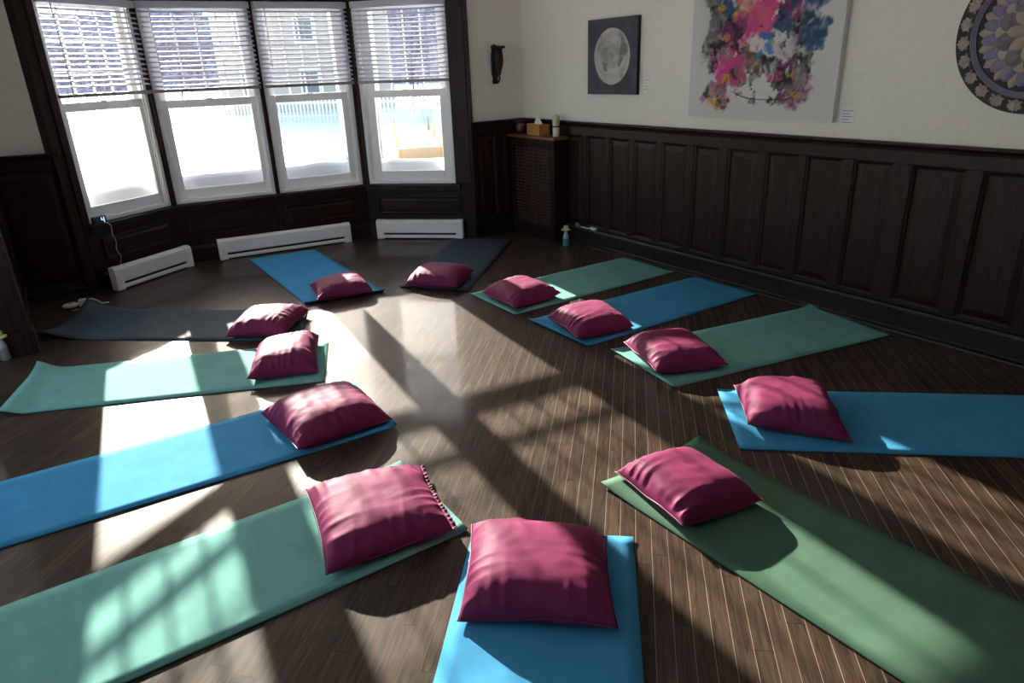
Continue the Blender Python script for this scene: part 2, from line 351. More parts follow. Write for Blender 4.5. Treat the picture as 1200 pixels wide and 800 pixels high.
# ------------------------------------------------------------------ the bay: walls, casings, windows, blinds
ZS, ZH = .57, 2.33
bays = [(FL, LL, [(0.0, .866)], 'wall_bay_left'), (FM, LM, [(.025, .945), (.985, 1.845)], 'wall_bay_centre'), (FR, LR, [(.04, .985)], 'wall_bay_right')]
for fr, Ln, wins, nm in bays:
    root = empty(nm, kind='structure', world=fr)
    bm = B_()
    box(bm, -.05, Ln+.07, .0, .14, 0, ZS-.001)                          # under the windows
    mesh_obj('apron', bm, M['wood'], root)
    bm = B_(); box(bm, -.06, Ln+.08, 0, .14, ZH+.0, H); mesh_obj('header', bm, M['plaster'], root)
    bm = B_(); box(bm, -.03, Ln+.04, -.022, .0, ZH-.012, ZH+.11); box(bm, -.03, Ln+.05, -.04, 0, ZH+.11, ZH+.135)
    xs = [-.07 if nm == 'wall_bay_left' else -.02]
    for a, b in wins: xs += [a, b]
    xs.append(Ln+(.115 if nm == 'wall_bay_right' else .02))
    for i in range(0, len(xs), 2):
        a, b = xs[i], xs[i+1]
        box(bm, a, b, 0, .14, ZS, ZH)
        if b-a > .035: box(bm, a+.004, b-.004, -.022, 0, ZS, ZH-.012)
    mesh_obj('casing', bm, M['wood'], root, bevel=.004)
    bm = B_(); box(bm, -.03, Ln+.0, -.055, .0, ZS-.032, ZS-.004); box(bm, -.01, Ln-.01, -.03, 0, ZS-.075, ZS-.032)
    mesh_obj('sill', bm, M['wood_cap'], root, bevel=.006)
    # panelling below
    if nm == 'wall_bay_centre': pn = [(.10, .90), (1.0, 1.78)]
    elif nm == 'wall_bay_left': pn = [(.07, .80)]
    else: pn = [(.12, 1.04)]
    bm = B_(); z0, z1 = .245, .445
    for a, b in pn:
        def ring(i, y): return [bm.verts.new(p) for p in ((a+i, y, z0+i), (b-i, y, z0+i), (b-i, y, z1-i), (a+i, y, z1-i))]
        rr = [ring(0, -.001), ring(.002, -.02), ring(.014, -.022), ring(.022, -.008), ring(.03, -.006), ring(.055, -.014)]
        for p, q in zip(rr, rr[1:]):
            for i in range(4): bm.faces.new((p[i], p[(i+1) % 4], q[(i+1) % 4], q[i]))
        bm.faces.new(rr[-1])
    bmesh.ops.recalc_face_normals(bm, faces=bm.faces)
    mesh_obj('panel_moulding', bm, M['wood'], root)
    bm = B_(); prism(bm, [(0, 0), (-.022, 0), (-.022, .13), (-.012, .15), (0, .155)], -.005, Ln-.0)
    mesh_obj('baseboard', bm, M['wood_cap'], root)

# corner posts where the bay meets the walls beside it
for nm_, fr_, x_, y_ in (('trim_6', FR, LR+.10, .02), ('trim_7', FL, -.11, .02)):
    bm = B_(); box(bm, x_-.045, x_+.045, y_-.03, y_+.16, 0, H)
    tag(mesh_obj(nm_, bm, M['wood'], world=fr_, bevel=.004), kind='structure')
win_list = [(FL, 0.0, .866, .078, .085), (FM, .025, .945, .10, .095), (FM, .985, 1.845, .10, .115), (FR, .04, .985, .14, .12)]
blind_labels = ['white slatted blind with a long pale wand, on the window nearest the left wall',
                'white slatted blind on the window between the sunlit fence pane and left bay corner',
                'white slatted blind on the third window, with blue shade on the fence below',
                'white slatted blind over the window that looks onto the snowy wooden bed']
for wi, (fr, a, b, sl, sr) in enumerate(win_list):
    root = empty('window_%d' % (wi+1), kind='structure', world=place(fr, a, 0, 0))
    w = b-a; t = .035
    bm = B_()
    for (x0, x1, z0, z1) in ((0, t, ZS, ZH), (w-t, w, ZS, ZH), (t, w-t, ZS, ZS+.035), (t, w-t, ZH-.035, ZH)):
        box(bm, x0, x1, .0, .135, z0, z1)
    # stepped inner stops
    for (x0, x1, z0, z1) in ((t, t+.014, ZS+.035, ZH-.035), (w-t-.014, w-t, ZS+.035, ZH-.035)):
        box(bm, x0, x1, .012, .026, z0, z1)
    mesh_obj('window_frame', bm, M['vinyl'], root, bevel=.003)
    gx0, gx1 = sl, w-sr
    bm = B_()
    for (x0, x1, z0, z1) in ((0, gx0-.008, ZS+.24, ZH+.05), (gx1+.008 if wi else w-.004, w, ZS+.24, ZH+.05), (gx0-.008, gx1+.008 if wi else w-.004, ZH-.03, ZH+.05)):
        box(bm, x0, x1, .136, .225, z0, z1)
    mesh_obj('outer_mould', bm, M['vinyl'], root, bevel=.004)
    # snow lying on the outside ledge
    bm = B_(); r0 = []
    for i in range(25):
        xx = w*i/24; hh = .255+.02*noise.noise(Vector((xx*3.1, wi*4.0, 2)))+.008*noise.noise(Vector((xx*11, wi*4.0, 5)))
        r0.append([bm.verts.new((xx, yy, ZS-.02+zz)) for yy, zz in ((.140, .0), (.142, .09), (.165, hh*.82), (.20, hh), (.25, hh*.92), (.31, hh*.6), (.335, 0))])
    for p, q in zip(r0, r0[1:]):
        for i in range(6): bm.faces.new((p[i], q[i], q[i+1], p[i+1]))
    bm.faces.new(r0[0]); bm.faces.new(r0[-1][::-1]); bmesh.ops.recalc_face_normals(bm, faces=bm.faces)
    mesh_obj('ledge_snow', bm, M['snow'], root, smooth=True)
    bm = B_(); box(bm, -.02, w+.02, .136, .35, ZS-.10, ZS-.02); mesh_obj('outer_ledge', bm, M['vinyl'], root)
    # lower sash
    bm = B_(); y0, y1 = .03, .065
    dz = .03 if wi == 0 else 0
    zl0, zl1, zt = .70, 1.43+dz, 1.50+dz
    box(bm, t, gx0, y0, y1, ZS+.035, zt); box(bm, gx1, w-t, y0, y1, ZS+.035, zt)
    box(bm, gx0, gx1, y0, y1, ZS+.035, zl0); box(bm, gx0, gx1, y0, y1, zl1, zt)
    box(bm, w*.5-.03, w*.5+.03, y0-.012, y0, zt-.01, zt+.006)
    sash = mesh_obj('lower_sash', bm, M['vinyl'], root, bevel=.005)
    bm = B_(); box(bm, gx0-.005, gx1+.005, .046, .050, zl0-.005, zl1+.005); mesh_obj('glass', bm, M['pane'], sash)
    # upper sash with its grid of bars
    bm = B_(); y0, y1 = .075, .11; zu0, zu1 = 1.49+dz, 2.24
    box(bm, t, gx0, y0, y1, 1.43+dz, ZH-.035); box(bm, gx1, w-t, y0, y1, 1.43+dz, ZH-.035)
    box(bm, gx0, gx1, y0, y1, 1.43+dz, zu0); box(bm, gx0, gx1, y0, y1, zu1, ZH-.035)
    sash = mesh_obj('upper_sash', bm, M['vinyl'], root, bevel=.005)
    bm = B_()
    for k in (1, 2, 3):
        x = gx0+(gx1-gx0)*k/4; box(bm, x-.007, x+.007, .085, .10, zu0, zu1)
    for k in (1, 2):
        z = zu0+(zu1-zu0)*k/3; box(bm, gx0, gx1, .0851, .0999, z-.006, z+.006)
    mesh_obj('glazing_bars', bm, M['vinyl'], sash)
    bm = B_(); box(bm, gx0-.005, gx1+.005, .091, .094, zu0-.005, zu1+.005); mesh_obj('glass', bm, M['pane'], sash)
    # blind
    bl = empty('window_blind', blind_labels[wi], 'window blind', 'white slatted blinds', world=place(fr, a, -.030, 0))
    bx0, bx1 = .012, w+.012
    bm = B_(); box(bm, bx0, bx1, -.028, .024, ZH-.075, ZH-.02); mesh_obj('headrail', bm, M['slat'], bl, bevel=.003)
    bm = B_(); pitch = .0405; z = 1.622+dz; tl = R(18)
    k = 0
    while z < ZH-.09:
        dy, dz = .025*math.cos(tl), .025*math.sin(tl)
        jit = .0012*math.sin(k*2.1+wi)
        pts = [(-dy, -dz), (-dy*.4, -dz*.4+.0022), (dy*.4, dz*.4+.0022), (dy, dz)]
        prev = None
        up = []; lo = []
        for (yy, zz) in pts:
            up.append((bm.verts.new((bx0, yy, z+zz+jit)), bm.verts.new((bx1, yy, z+zz-jit))))
            lo.append((bm.verts.new((bx0, yy, z+zz+jit-.0026)), bm.verts.new((bx1, yy, z+zz-jit-.0026))))
        for i in range(3):
            bm.faces.new((up[i][0], up[i][1], up[i+1][1], up[i+1][0])); bm.faces.new((lo[i][0], lo[i+1][0], lo[i+1][1], lo[i][1]))
        bm.faces.new((up[0][0], lo[0][0], lo[0][1], up[0][1])); bm.faces.new((up[3][0], up[3][1], lo[3][1], lo[3][0]))
        z += pitch; k += 1
    bmesh.ops.recalc_face_normals(bm, faces=bm.faces)
    mesh_obj('slats', bm, M['slat'], bl)
    bm = B_(); box(bm, bx0, bx1, -.026, .026, 1.560+dz, 1.588+dz); mesh_obj('bottom_rail', bm, M['rail_grey'], bl, bevel=.004)
    bm = B_()
    for q in (.2, .5, .8):
        x = bx0+(bx1-bx0)*q
        for yy in (-.0265, .0265): box(bm, x-.0012, x+.0012, yy-.0008, yy+.0008, 1.56, ZH-.07)
    mesh_obj('ladder_cords', bm, M['cord'], bl)
    bm = B_(); tube(bm, [(.10, -.038, ZH-.07), (.10, -.044, 1.95), (.10, -.042, 1.56 if wi == 0 else 1.75)], .004, 8); mesh_obj('tilt_wand', bm, M['cord'], bl, smooth=True)

# ------------------------------------------------------------------ baseboard heaters
def heater(fr, x0, x1, label, yoff=0, z=.012, bulge=.07):
    root = empty('baseboard_heater', label, 'heater', 'white baseboard heaters', world=place(fr, x0, -.023-yoff, 0))
    w = x1-x0; D = bulge
    bm = B_(); prism(bm, [(0, z), (-.008, z), (-.008, .05+z), (-D+.01, .05+z), (-D, .058+z), (-D, .165+z), (-D+.006, .178+z), (-D+.022, .186+z), (0, .186+z)], .006, w-.006)
    mesh_obj('cover', bm, M['heater'], root, bevel=.002)
    bm = B_(); prism(bm, [(-.004, z), (-D-.006, z), (-D-.006, .026+z), (-D+.002, .030+z), (-.004, .030+z)], .006, w-.006)
    mesh_obj('lower_lip', bm, M['heater'], root, bevel=.002)
    bm = B_(); box(bm, .01, w-.01, -D+.014, -.006, .030+z, .052+z); mesh_obj('heating_slot', bm, M['black'], root)
    for (a, b) in ((0, .075), (w-.075, w)):
        bm = B_(); prism(bm, [(0, 0), (-D-.004, 0), (-D-.004, .166+z), (-D+.004, .180+z), (-D+.020, .189+z), (0, .189+z)], a, b)
        mesh_obj('end_cap', bm, M['heater'], root, bevel=.003)
    return root
heater(FL, .0, .845, 'white baseboard heater with a thin cable above its end, nearest the left wall', .06)
heater(FM, .307, 1.63, 'longest white baseboard heater, behind the bright blue mat under two windows')
heater(FR, .10, 1.05, 'white baseboard heater beside the dark slate mat, under the window with the snowy bed')

# ------------------------------------------------------------------ yoga mats
def yoga_mat(label, corners, mat, lift=None, th=.005, group='yoga mats set out in a ring', z=.0015, seam=False):
    """corners: near a, near b, far a, far b"""
    a, b, c, d = [Vector((x, y, 0)) for x, y in corners]
    cen = (a+b+c+d)/4; NU, NV = 12, 44
    bm = B_(); uvl = bm.loops.layers.uv.new('UVMap'); top = []; bot = []
    wid = ((b-a).length+(d-c).length)/2; ln = ((c-a).length+(d-b).length)/2
    for j in range(NV+1):
        v = j/NV; rt, rb = [], []
        for i in range(NU+1):
            u = i/NU
            p = (a*(1-u)+b*u)*(1-v)+(c*(1-u)+d*u)*v-cen
            zz = z+(lift(u, v, wid, ln) if lift else 0)
            zz += .0009*(1+noise.noise(Vector((p.x*3+a.x*7, p.y*3, 0))))
            rt.append(bm.verts.new((p.x, p.y, zz+th))); rb.append(bm.verts.new((p.x, p.y, zz)))
        top.append(rt); bot.append(rb)
    def face(vs, uv):
        f = bm.faces.new(vs); f.smooth = True
        for l, q in zip(f.loops, uv): l[uvl].uv = q
        return f
    for j in range(NV):
        for i in range(NU):
            q = [(i/NU*wid, j/NV*ln), ((i+1)/NU*wid, j/NV*ln), ((i+1)/NU*wid, (j+1)/NV*ln), (i/NU*wid, (j+1)/NV*ln)]
            face((top[j][i], top[j][i+1], top[j+1][i+1], top[j+1][i]), q)
            face((bot[j][i], bot[j+1][i], bot[j+1][i+1], bot[j][i+1]), [q[0], q[3], q[2], q[1]])
    for j in range(NV):
        for i0, k in ((0, 0), (NU, 1)):
            face((top[j][i0], top[j+1][i0], bot[j+1][i0], bot[j][i0]), [(0, 0)]*4).smooth = False
    for i in range(NU):
        for j0 in (0, NV):
            face((top[j0][i], bot[j0][i], bot[j0][i+1], top[j0][i+1]), [(0, 0)]*4).smooth = False
    bmesh.ops.recalc_face_normals(bm, faces=bm.faces)
    o = mesh_obj('yoga_mat', bm, M[mat], world=Matrix.Translation(cen))
    return tag(o, label, 'yoga mat', group)
def ss(x, a, b):
    t = max(0, min(1, (x-a)/(b-a))); return t*t*(3-2*t)
def curl(near=0, far=0, ca=None, L=.10):
    """near/far: lift of the whole end; ca: list of (u0, v0, radius, height) corner lifts"""
    def f(u, v, w, l):
        h = near*ss(-(v*l), -L, 0)**1.3+far*ss(-((1-v)*l), -L, 0)**1.3
        for (u0, v0, r, hh) in ca or []:
            d = math.hypot((u-u0)*w, (v-v0)*l); h += hh*(1-min(1, d/r))**2
        return h
    return f
mats = [
 ('bright blue yoga mat running up to the longest white heater, its near edge curled up', [(-1.599,5.163),(-1.019,5.424),(-2.552,6.672),(-1.99,6.986)], 'mat_blue', curl(near=.020, L=.035)),
 ('dark slate yoga mat lying in front of the heater beside the lattice cabinet', [(-.917,5.538),(-.337,5.355),(-.564,7.327),(.04,7.118)], 'mat_slate', curl(near=.006, L=.03)),
 ('teal green yoga mat nearest the lattice cabinet, pointing at the panelled right wall', [(-.32,5.283),(.026,4.741),(1.065,6.217),(1.415,5.691)], 'mat_teal', curl(near=.004, L=.03)),
 ('deep blue yoga mat lying between two teal mats along the panelled right wall', [(.123,4.611),(.477,4.078),(1.544,5.524),(1.885,5.017)], 'mat_blue', curl(near=.012, L=.03)),
 ('teal green yoga mat under the third panelled-wall cushion, its far corner lifting', [(.618,4.011),(.876,3.442),(2.171,4.69),(2.418,4.086)], 'mat_teal', curl(near=.008, L=.03, ca=[(0, 1, .16, .03)])),
 ('dark slate yoga mat with both far corners lifting, nearest the left white heater', [(-1.546,5.004),(-1.432,4.376),(-3.351,5.263),(-3.33,4.603)], 'mat_slate', curl(ca=[(0, 1, .42, .085), (1, 1, .42, .055)])),
 ('teal green yoga mat with a curling far end, crossed by a bright sun strip', [(-1.235,4.347),(-1.106,3.702),(-2.985,4.038),(-2.812,3.404)], 'mat_teal', curl(near=0, far=.03, L=.14, ca=[(0, 1, .2, .03)])),
 ('bright blue yoga mat running out past the picture edge below the panelled wall', [(1.107,3.397),(1.031,2.769),(2.871,3.158),(2.795,2.53)], 'mat_blue', curl(near=.004, L=.03)),
 ('moss green ribbed yoga mat, partly in black shade, with its near corner lifting', [(.355,2.52),(.86,2.852),(1.366,1.055),(1.872,1.387)], 'mat_green', curl(ca=[(0, 0, .25, .012), (1, 0, .25, .03)])),
 ('light blue yoga mat nearest the viewer, with a large cushion at its head', [(-.178,2.237),(.43,2.155),(-.403,.471),(.204,.389)], 'mat_blue', curl(near=.005, L=.03)),
 ('teal green yoga mat with window-pane sun patches, nearest the lower left', [(-.536,2.769),(-.199,2.244),(-2.01,1.77),(-1.672,1.245)], 'mat_teal', curl(near=.006, L=.03)),
 ('blue yoga mat crossed by a pale sun strip, between two teal mats', [(-.92,3.63),(-.60,3.115),(-2.424,2.678),(-2.117,2.183)], 'mat_blue', curl(near=.014, L=.035)),
]
for lab, c4, mm, lf in mats: yoga_mat(lab, c4, mm, lf)

# ------------------------------------------------------------------ cushions
def cushion(label, corners, Ht, seed, crest=(0, 0), frill=False, gather=(1, 1, 1, 1), zc=.042, boxy=3.7):
    P = [Vector((x, y, 0)) for x, y in corners]; cen = sum(P, Vector())/4
    P = [p-cen for p in P]; N = 54; base = .0115
    rnd = random.Random(seed); ph = [rnd.uniform(0, 6.28) for _ in range(12)]
    def xy(a, b):
        u, v = (a+1)/2, (b+1)/2
        p = (P[0]*(1-u)+P[3]*u)*(1-v)+(P[1]*(1-u)+P[2]*u)*v
        k = 1-.055*(1-a*a)*abs(b)**3-.055*(1-b*b)*abs(a)**3 if True else 1
        return p*k
    def rim(a, b): return zc+.012*math.sin(ph[0]+2.3*a+1.7*b)+(.012*noise.noise(Vector((a*1.7, b*1.7, seed))))
    def prof(a, b):
        sa, sb = a-crest[0]*(1-a*a)*.5, b-crest[1]*(1-b*b)*.5
        q = (max(0, 1-abs(sa)**boxy)*max(0, 1-abs(sb)**boxy))
        return q**.55
    def wrinkle(a, b):
        w = 0
        for k, (e, t, amp) in enumerate(((1-a, b, gather[0]), (1+a, b, gather[1]), (1-b, a, gather[2]), (1+b, a, gather[3]))):
            fall = math.exp(-e/(.20+.10*math.sin(t*6+ph[k+3])))*min(1, e/.05)
            rg = 1-abs(math.sin(t*(9+1.3*k)+ph[k]+1.6*math.sin(t*4+ph[k+4])+e*2.2*math.sin(ph[k+2])))
            w += amp*fall*(rg**1.6*1.15-.45+.55*noise.noise(Vector((t*9, e*2, seed*3.1+k))))
        return w*.0135+.004*noise.noise(Vector((a*1.6, b*1.6, seed*1.3)))+.0022*noise.noise(Vector((a*5, b*5, seed*2.3)))
    bm = B_(); top = []; bot = []
    def tpos(i):
        t = -1+2*i/N; return math.sin(t*math.pi/2)*.5+t*.5
    for j in range(N+1):
        rt = []; rb = []
        for i in range(N+1):
            a, b = tpos(i), tpos(j); p = xy(a, b); r = rim(a, b); q = prof(a, b)
            edge = i in (0, N) or j in (0, N)
            zt = r+(Ht-r)*q+(0 if edge else wrinkle(a, b)*min(1, q*2.2))
            v = bm.verts.new((p.x, p.y, zt)); rt.append(v)
            if edge: rb.append(v)
            else:
                zb = r-(r-base)*min(1, (q*1.7)**.8); rb.append(bm.verts.new((p.x*.995, p.y*.995, max(base, min(zb, zt-.004)))))
        top.append(rt); bot.append(rb)
    for j in range(N):
        for i in range(N):
            bm.faces.new((top[j][i], top[j][i+1], top[j+1][i+1], top[j+1][i]))
            bm.faces.new((bot[j][i], bot[j+1][i], bot[j+1][i+1], bot[j][i+1]))
    bmesh.ops.recalc_face_normals(bm, faces=bm.faces)
    o = mesh_obj('cushion', bm, M['satin'], world=Matrix.Translation((cen.x, cen.y, 0)), smooth=True)
    ss_ = o.modifiers.new('Subdivision', 'SUBSURF'); ss_.levels = 1; ss_.render_levels = 1
    tag(o, label, 'cushion', 'plum satin cushions, one on each mat')
    # piped seam round the edge
    pts = [top[0][i] for i in range(N+1)]
    loop = [(-1+2*i/32, -1) for i in range(32)]+[(1, -1+2*i/32) for i in range(32)]+[(1-2*i/32, 1) for i in range(32)]+[(-1, 1-2*i/32) for i in range(32)]
    bm = B_(); ring = []
    for a, b in loop:
        p = xy(a, b)*1.004; r = rim(a, b); c = Vector((p.x, p.y, r)); out = Vector((p.x, p.y, 0)).normalized()
        ring.append([bm.verts.new(c+out*.0035*math.cos(t)+Vector((0, 0, .0035*math.sin(t)))) for t in (0, 1.57, 3.14, 4.71)])
    for k in range(len(ring)):
        A, Bq = ring[k], ring[(k+1) % len(ring)]
        for i in range(4): bm.faces.new((A[i], A[(i+1) % 4], Bq[(i+1) % 4], Bq[i]))
    bmesh.ops.recalc_face_normals(bm, faces=bm.faces)
    mesh_obj('seam', bm, M['seam'], o, smooth=True)
    if frill:
        bm = B_(); n = 60; row = []
        for k in range(n+1):
            b = -1+2*k/n; p = xy(1, b); r = rim(1, b); out = (P[2]+P[3]).normalized()
            s = .004*math.sin(k*1.9)
            row.append((bm.verts.new((p.x, p.y, r+.004)), bm.verts.new((p.x+out.x*.016, p.y+out.y*.016, r+.006+s*1.6)), bm.verts.new((p.x+out.x*.015, p.y+out.y*.015, r+.003+s*1.6)), bm.verts.new((p.x, p.y, r-.001))))
        for k in range(n):
            for i in range(3): bm.faces.new((row[k][i], row[k+1][i], row[k+1][i+1], row[k][i+1]))
        bmesh.ops.recalc_face_normals(bm, faces=bm.faces)
        fo = mesh_obj('frayed_edge', bm, M['satin'], o); fo['label'] = 'frayed ruffled edge strip'
    return o
cush = [
 ('plum cushion on the bright blue mat by the longest white heater', [(-1.67,5.573),(-1.501,5.15),(-1.102,5.36),(-1.274,5.80)], .132, 1, {}),
 ('plum cushion on the dark slate mat nearest the left heater, its top in full sun', [(-1.95,4.93),(-1.96,4.43),(-1.545,4.42),(-1.50,4.92)], .14, 2, {}),
 ('plum cushion at the head of the teal mat that a bright sun strip crosses', [(-1.655,4.183),(-1.541,3.671),(-1.165,3.795),(-1.294,4.361)], .15, 3, {}),
 ('plum cushion with a curved shadow band across it, on the sun-striped blue mat', [(-1.332,3.262),(-1.018,2.831),(-.624,3.143),(-.91,3.538)], .152, 4, {}),
 ('plum cushion with a frayed ruffled edge, on the lower left teal mat', [(-.894,2.496),(-.683,1.972),(-.249,2.19),(-.428,2.677)], .135, 5, dict(frill=True)),
 ('largest plum cushion, nearest the viewer, on the light blue mat', [(-.181,2.213),(-.208,1.746),(.294,1.663),(.328,2.141)], .158, 6, {}),
 ('plum cushion set askew on the moss green mat, a black shadow behind it', [(.428,2.575),(.613,2.143),(.978,2.324),(.764,2.704)], .14, 7, dict(gather=(.4, 1.6, .6, .6))),
 ('plum cushion on the blue mat that runs out past the right edge', [(1.192,3.375),(1.114,2.916),(1.538,2.753),(1.64,3.308)], .15, 8, {}),
 ('plum cushion on the teal mat with a lifting far corner, by the panelled wall', [(.706,4.049),(.805,3.549),(1.235,3.629),(1.135,4.143)], .142, 9, dict(gather=(.4, 1.5, .5, .5))),
 ('plum cushion on the deep blue mat between two teal mats', [(.25,4.575),(.422,4.128),(.814,4.307),(.676,4.812)], .14, 10, dict(gather=(.5, 1.5, .5, .5))),
 ('plum cushion on the teal mat nearest the lattice cabinet', [(-.224,5.209),(.028,4.761),(.392,5.095),(.112,5.52)], .132, 11, {}),
 ('plum cushion in shade on the dark slate mat beside the lattice cabinet', [(-.877,5.509),(-.425,5.332),(-.304,5.83),(-.762,6.02)], .135, 12, {}),
]
for lab, c4, h, sd, kw in cush: cushion(lab, c4, h, sd, **kw)

# ------------------------------------------------------------------ lattice cabinet and what stands on it
cab = empty('radiator_cabinet', 'dark wooden radiator cabinet with a lattice front and brown top, in the corner', 'cabinet', world=place(FW, -1.0, -.21, 0))
cw, cd, ch = .75, .163, 1.0
bm = B_()
box(bm, 0, cw, 0, .018, 0, .13); box(bm, 0, cw, 0, .018, ch-.07, ch)
box(bm, 0, .07, 0, .018, .13, ch-.07); box(bm, cw-.07, cw, 0, .018, .13, ch-.07)
box(bm, 0, .018, .018, cd, 0, ch); box(bm, cw-.018, cw, .018, cd, 0, ch); box(bm, .018, cw-.018, cd-.012, cd, 0, ch)
mesh_obj('body', bm, M['wood'], cab, bevel=.003)
bm = B_(); n1, n2 = 13, 24
for i in range(1, n1): x = .07+(cw-.14)*i/n1; box(bm, x-.008, x+.008, .004, .010, .13, ch-.07)
for j in range(1, n2): z = .13+(ch-.20)*j/n2; box(bm, .07, cw-.07, .009, .015, z-.008, z+.008)
mesh_obj('lattice_panel', bm, M['lattice'], cab)
bm = B_(); box(bm, -.025, cw+.03, -.025, cd+.003, ch, ch+.028); mesh_obj('top', bm, M['oak_top'], cab, bevel=.006)
zt = ch+.028
tb = empty('tissue_box', 'light brown wooden tissue box with a white tissue standing up, on the lattice cabinet', 'tissue box', world=place(FW, -.625, -.12, zt, R(-6)))
bm = B_()
w_, d_, h_ = .125, .062, .105
box(bm, -w_, w_, -d_, d_, 0, h_-.012); mesh_obj('box_body', bm, M['tissue_box'], tb, bevel=.003)
bm = B_(); box(bm, -w_-.002, w_+.002, -d_-.002, -.018, h_-.012, h_); box(bm, -w_-.002, w_+.002, .018, d_+.002, h_-.012, h_); box(bm, -w_-.002, -.06, -.018, .018, h_-.012, h_); box(bm, .06, w_+.002, -.018, .018, h_-.012, h_)
mesh_obj('box_lid', bm, M['tissue_box'], tb, bevel=.002)
bm = B_(); rows = []
for j in range(9):
    v = j/8; row = []
    for i in range(13):
        u = i/12-.5; r = (.075*(1-v)**.7+.028)
        row.append(bm.verts.new((u*r*1.5+.008*math.sin(v*5), .012*math.sin(u*16+v*3)*(1-v*.4), h_-.02+v*(.105+.02*math.sin(u*9+1)))))
    rows.append(row)
for j in range(8):
    for i in range(12): bm.faces.new((rows[j][i], rows[j][i+1], rows[j+1][i+1], rows[j+1][i]))
ti = mesh_obj('tissue', bm, M['paper'], tb, smooth=True); sd_ = ti.modifiers.new('Solidify', 'SOLIDIFY'); sd_.thickness = .0012
gl = empty('glass_tumbler', 'glass candle tumbler with a brown filling, beside the wooden tissue box', 'candle glass', world=place(FW, -.915, -.135, zt))
bm = B_(); lathe(bm, [(.030, 0), (.042, .0), (.050, .05), (.060, .155), (.057, .155), (.047, .05), (.037, .012), (.0, .012)], 28, cap=False); mesh_obj('tumbler', bm, M['tumbler'], gl, smooth=True)
bm = B_(); lathe(bm, [(.035, .013), (.0445, .05), (.049, .095), (.0, .095)], 28, cap=False); bm.faces.new([v for v in bm.verts][:28][::-1]); mesh_obj('filling', bm, M['dark_liquid'], gl, smooth=True)
cn = empty('jar_candle', 'pale green and cream candle tied with a dark band, beside the wooden tissue box', 'candle', world=place(FW, -.335, -.115, zt))
bm = B_(); lathe(bm, [(.032, 0), (.034, .004), (.034, .085)], 28); mesh_obj('lower_wax', bm, M['wax_white'], cn, smooth=False, bevel=.002)
bm = B_(); lathe(bm, [(.036, .086), (.036, .098)], 28); mesh_obj('band', bm, M['black'], cn)
bm = B_(); lathe(bm, [(.034, .099), (.036, .15), (.036, .195), (.034, .20), (.031, .196), (.0, .19)], 28, cap=False); mesh_obj('upper_wax', bm, M['wax'], cn, smooth=True)
bm = B_(); tube(bm, [(0, 0, .189), (.001, 0, .205), (.003, .001, .214)], .0015, 6); mesh_obj('wick', bm, M['black'], cn)

# ------------------------------------------------------------------ wall sconce
sc = empty('wall_sconce', 'black carved wall sconce on the pale wall beside the bay window', 'wall sconce', world=place(FS, .335, -.003, 1.54))
bm = B_(); prof = [(-.035, .0), (-.022, -.02), (.022, -.02), (.035, .0), (.026, .03), (.04, .08), (.04, .25), (.026, .29), (.036, .33), (0, .35), (-.036, .33), (-.026, .29), (-.04, .25), (-.04, .08), (-.026, .03)]
a_ = [bm.verts.new((x, 0, z)) for x, z in prof]; b_ = [bm.verts.new((x, -.02, z)) for x, z in prof]; n = len(prof)
bm.faces.new(a_); bm.faces.new(b_[::-1])
for i in range(n): bm.faces.new((a_[i], a_[(i+1) % n], b_[(i+1) % n], b_[i]))
bmesh.ops.recalc_face_normals(bm, faces=bm.faces); mesh_obj('back_plate', bm, M['iron'], sc, bevel=.003)
bm = B_(); lathe(bm, [(.05, .305), (.066, .312), (.068, .325), (.066, .33)], 24, (0, -.085, 0)); mesh_obj('drip_tray', bm, M['iron'], sc)
bm = B_(); lathe(bm, [(.010, .06), (.018, .075), (.022, .10), (.040, .15), (.046, .20), (.040, .26), (.036, .306)], 20, (0, -.085, 0)); mesh_obj('cup', bm, M['iron'], sc, smooth=True)
bm = B_(); tube(bm, [(0, -.085, .07), (0, -.088, .03), (0, -.075, .0), (0, -.05, -.008), (0, -.034, .008), (0, -.02, .03)], .009, 8); mesh_obj('scroll_arm', bm, M['iron'], sc, smooth=True)

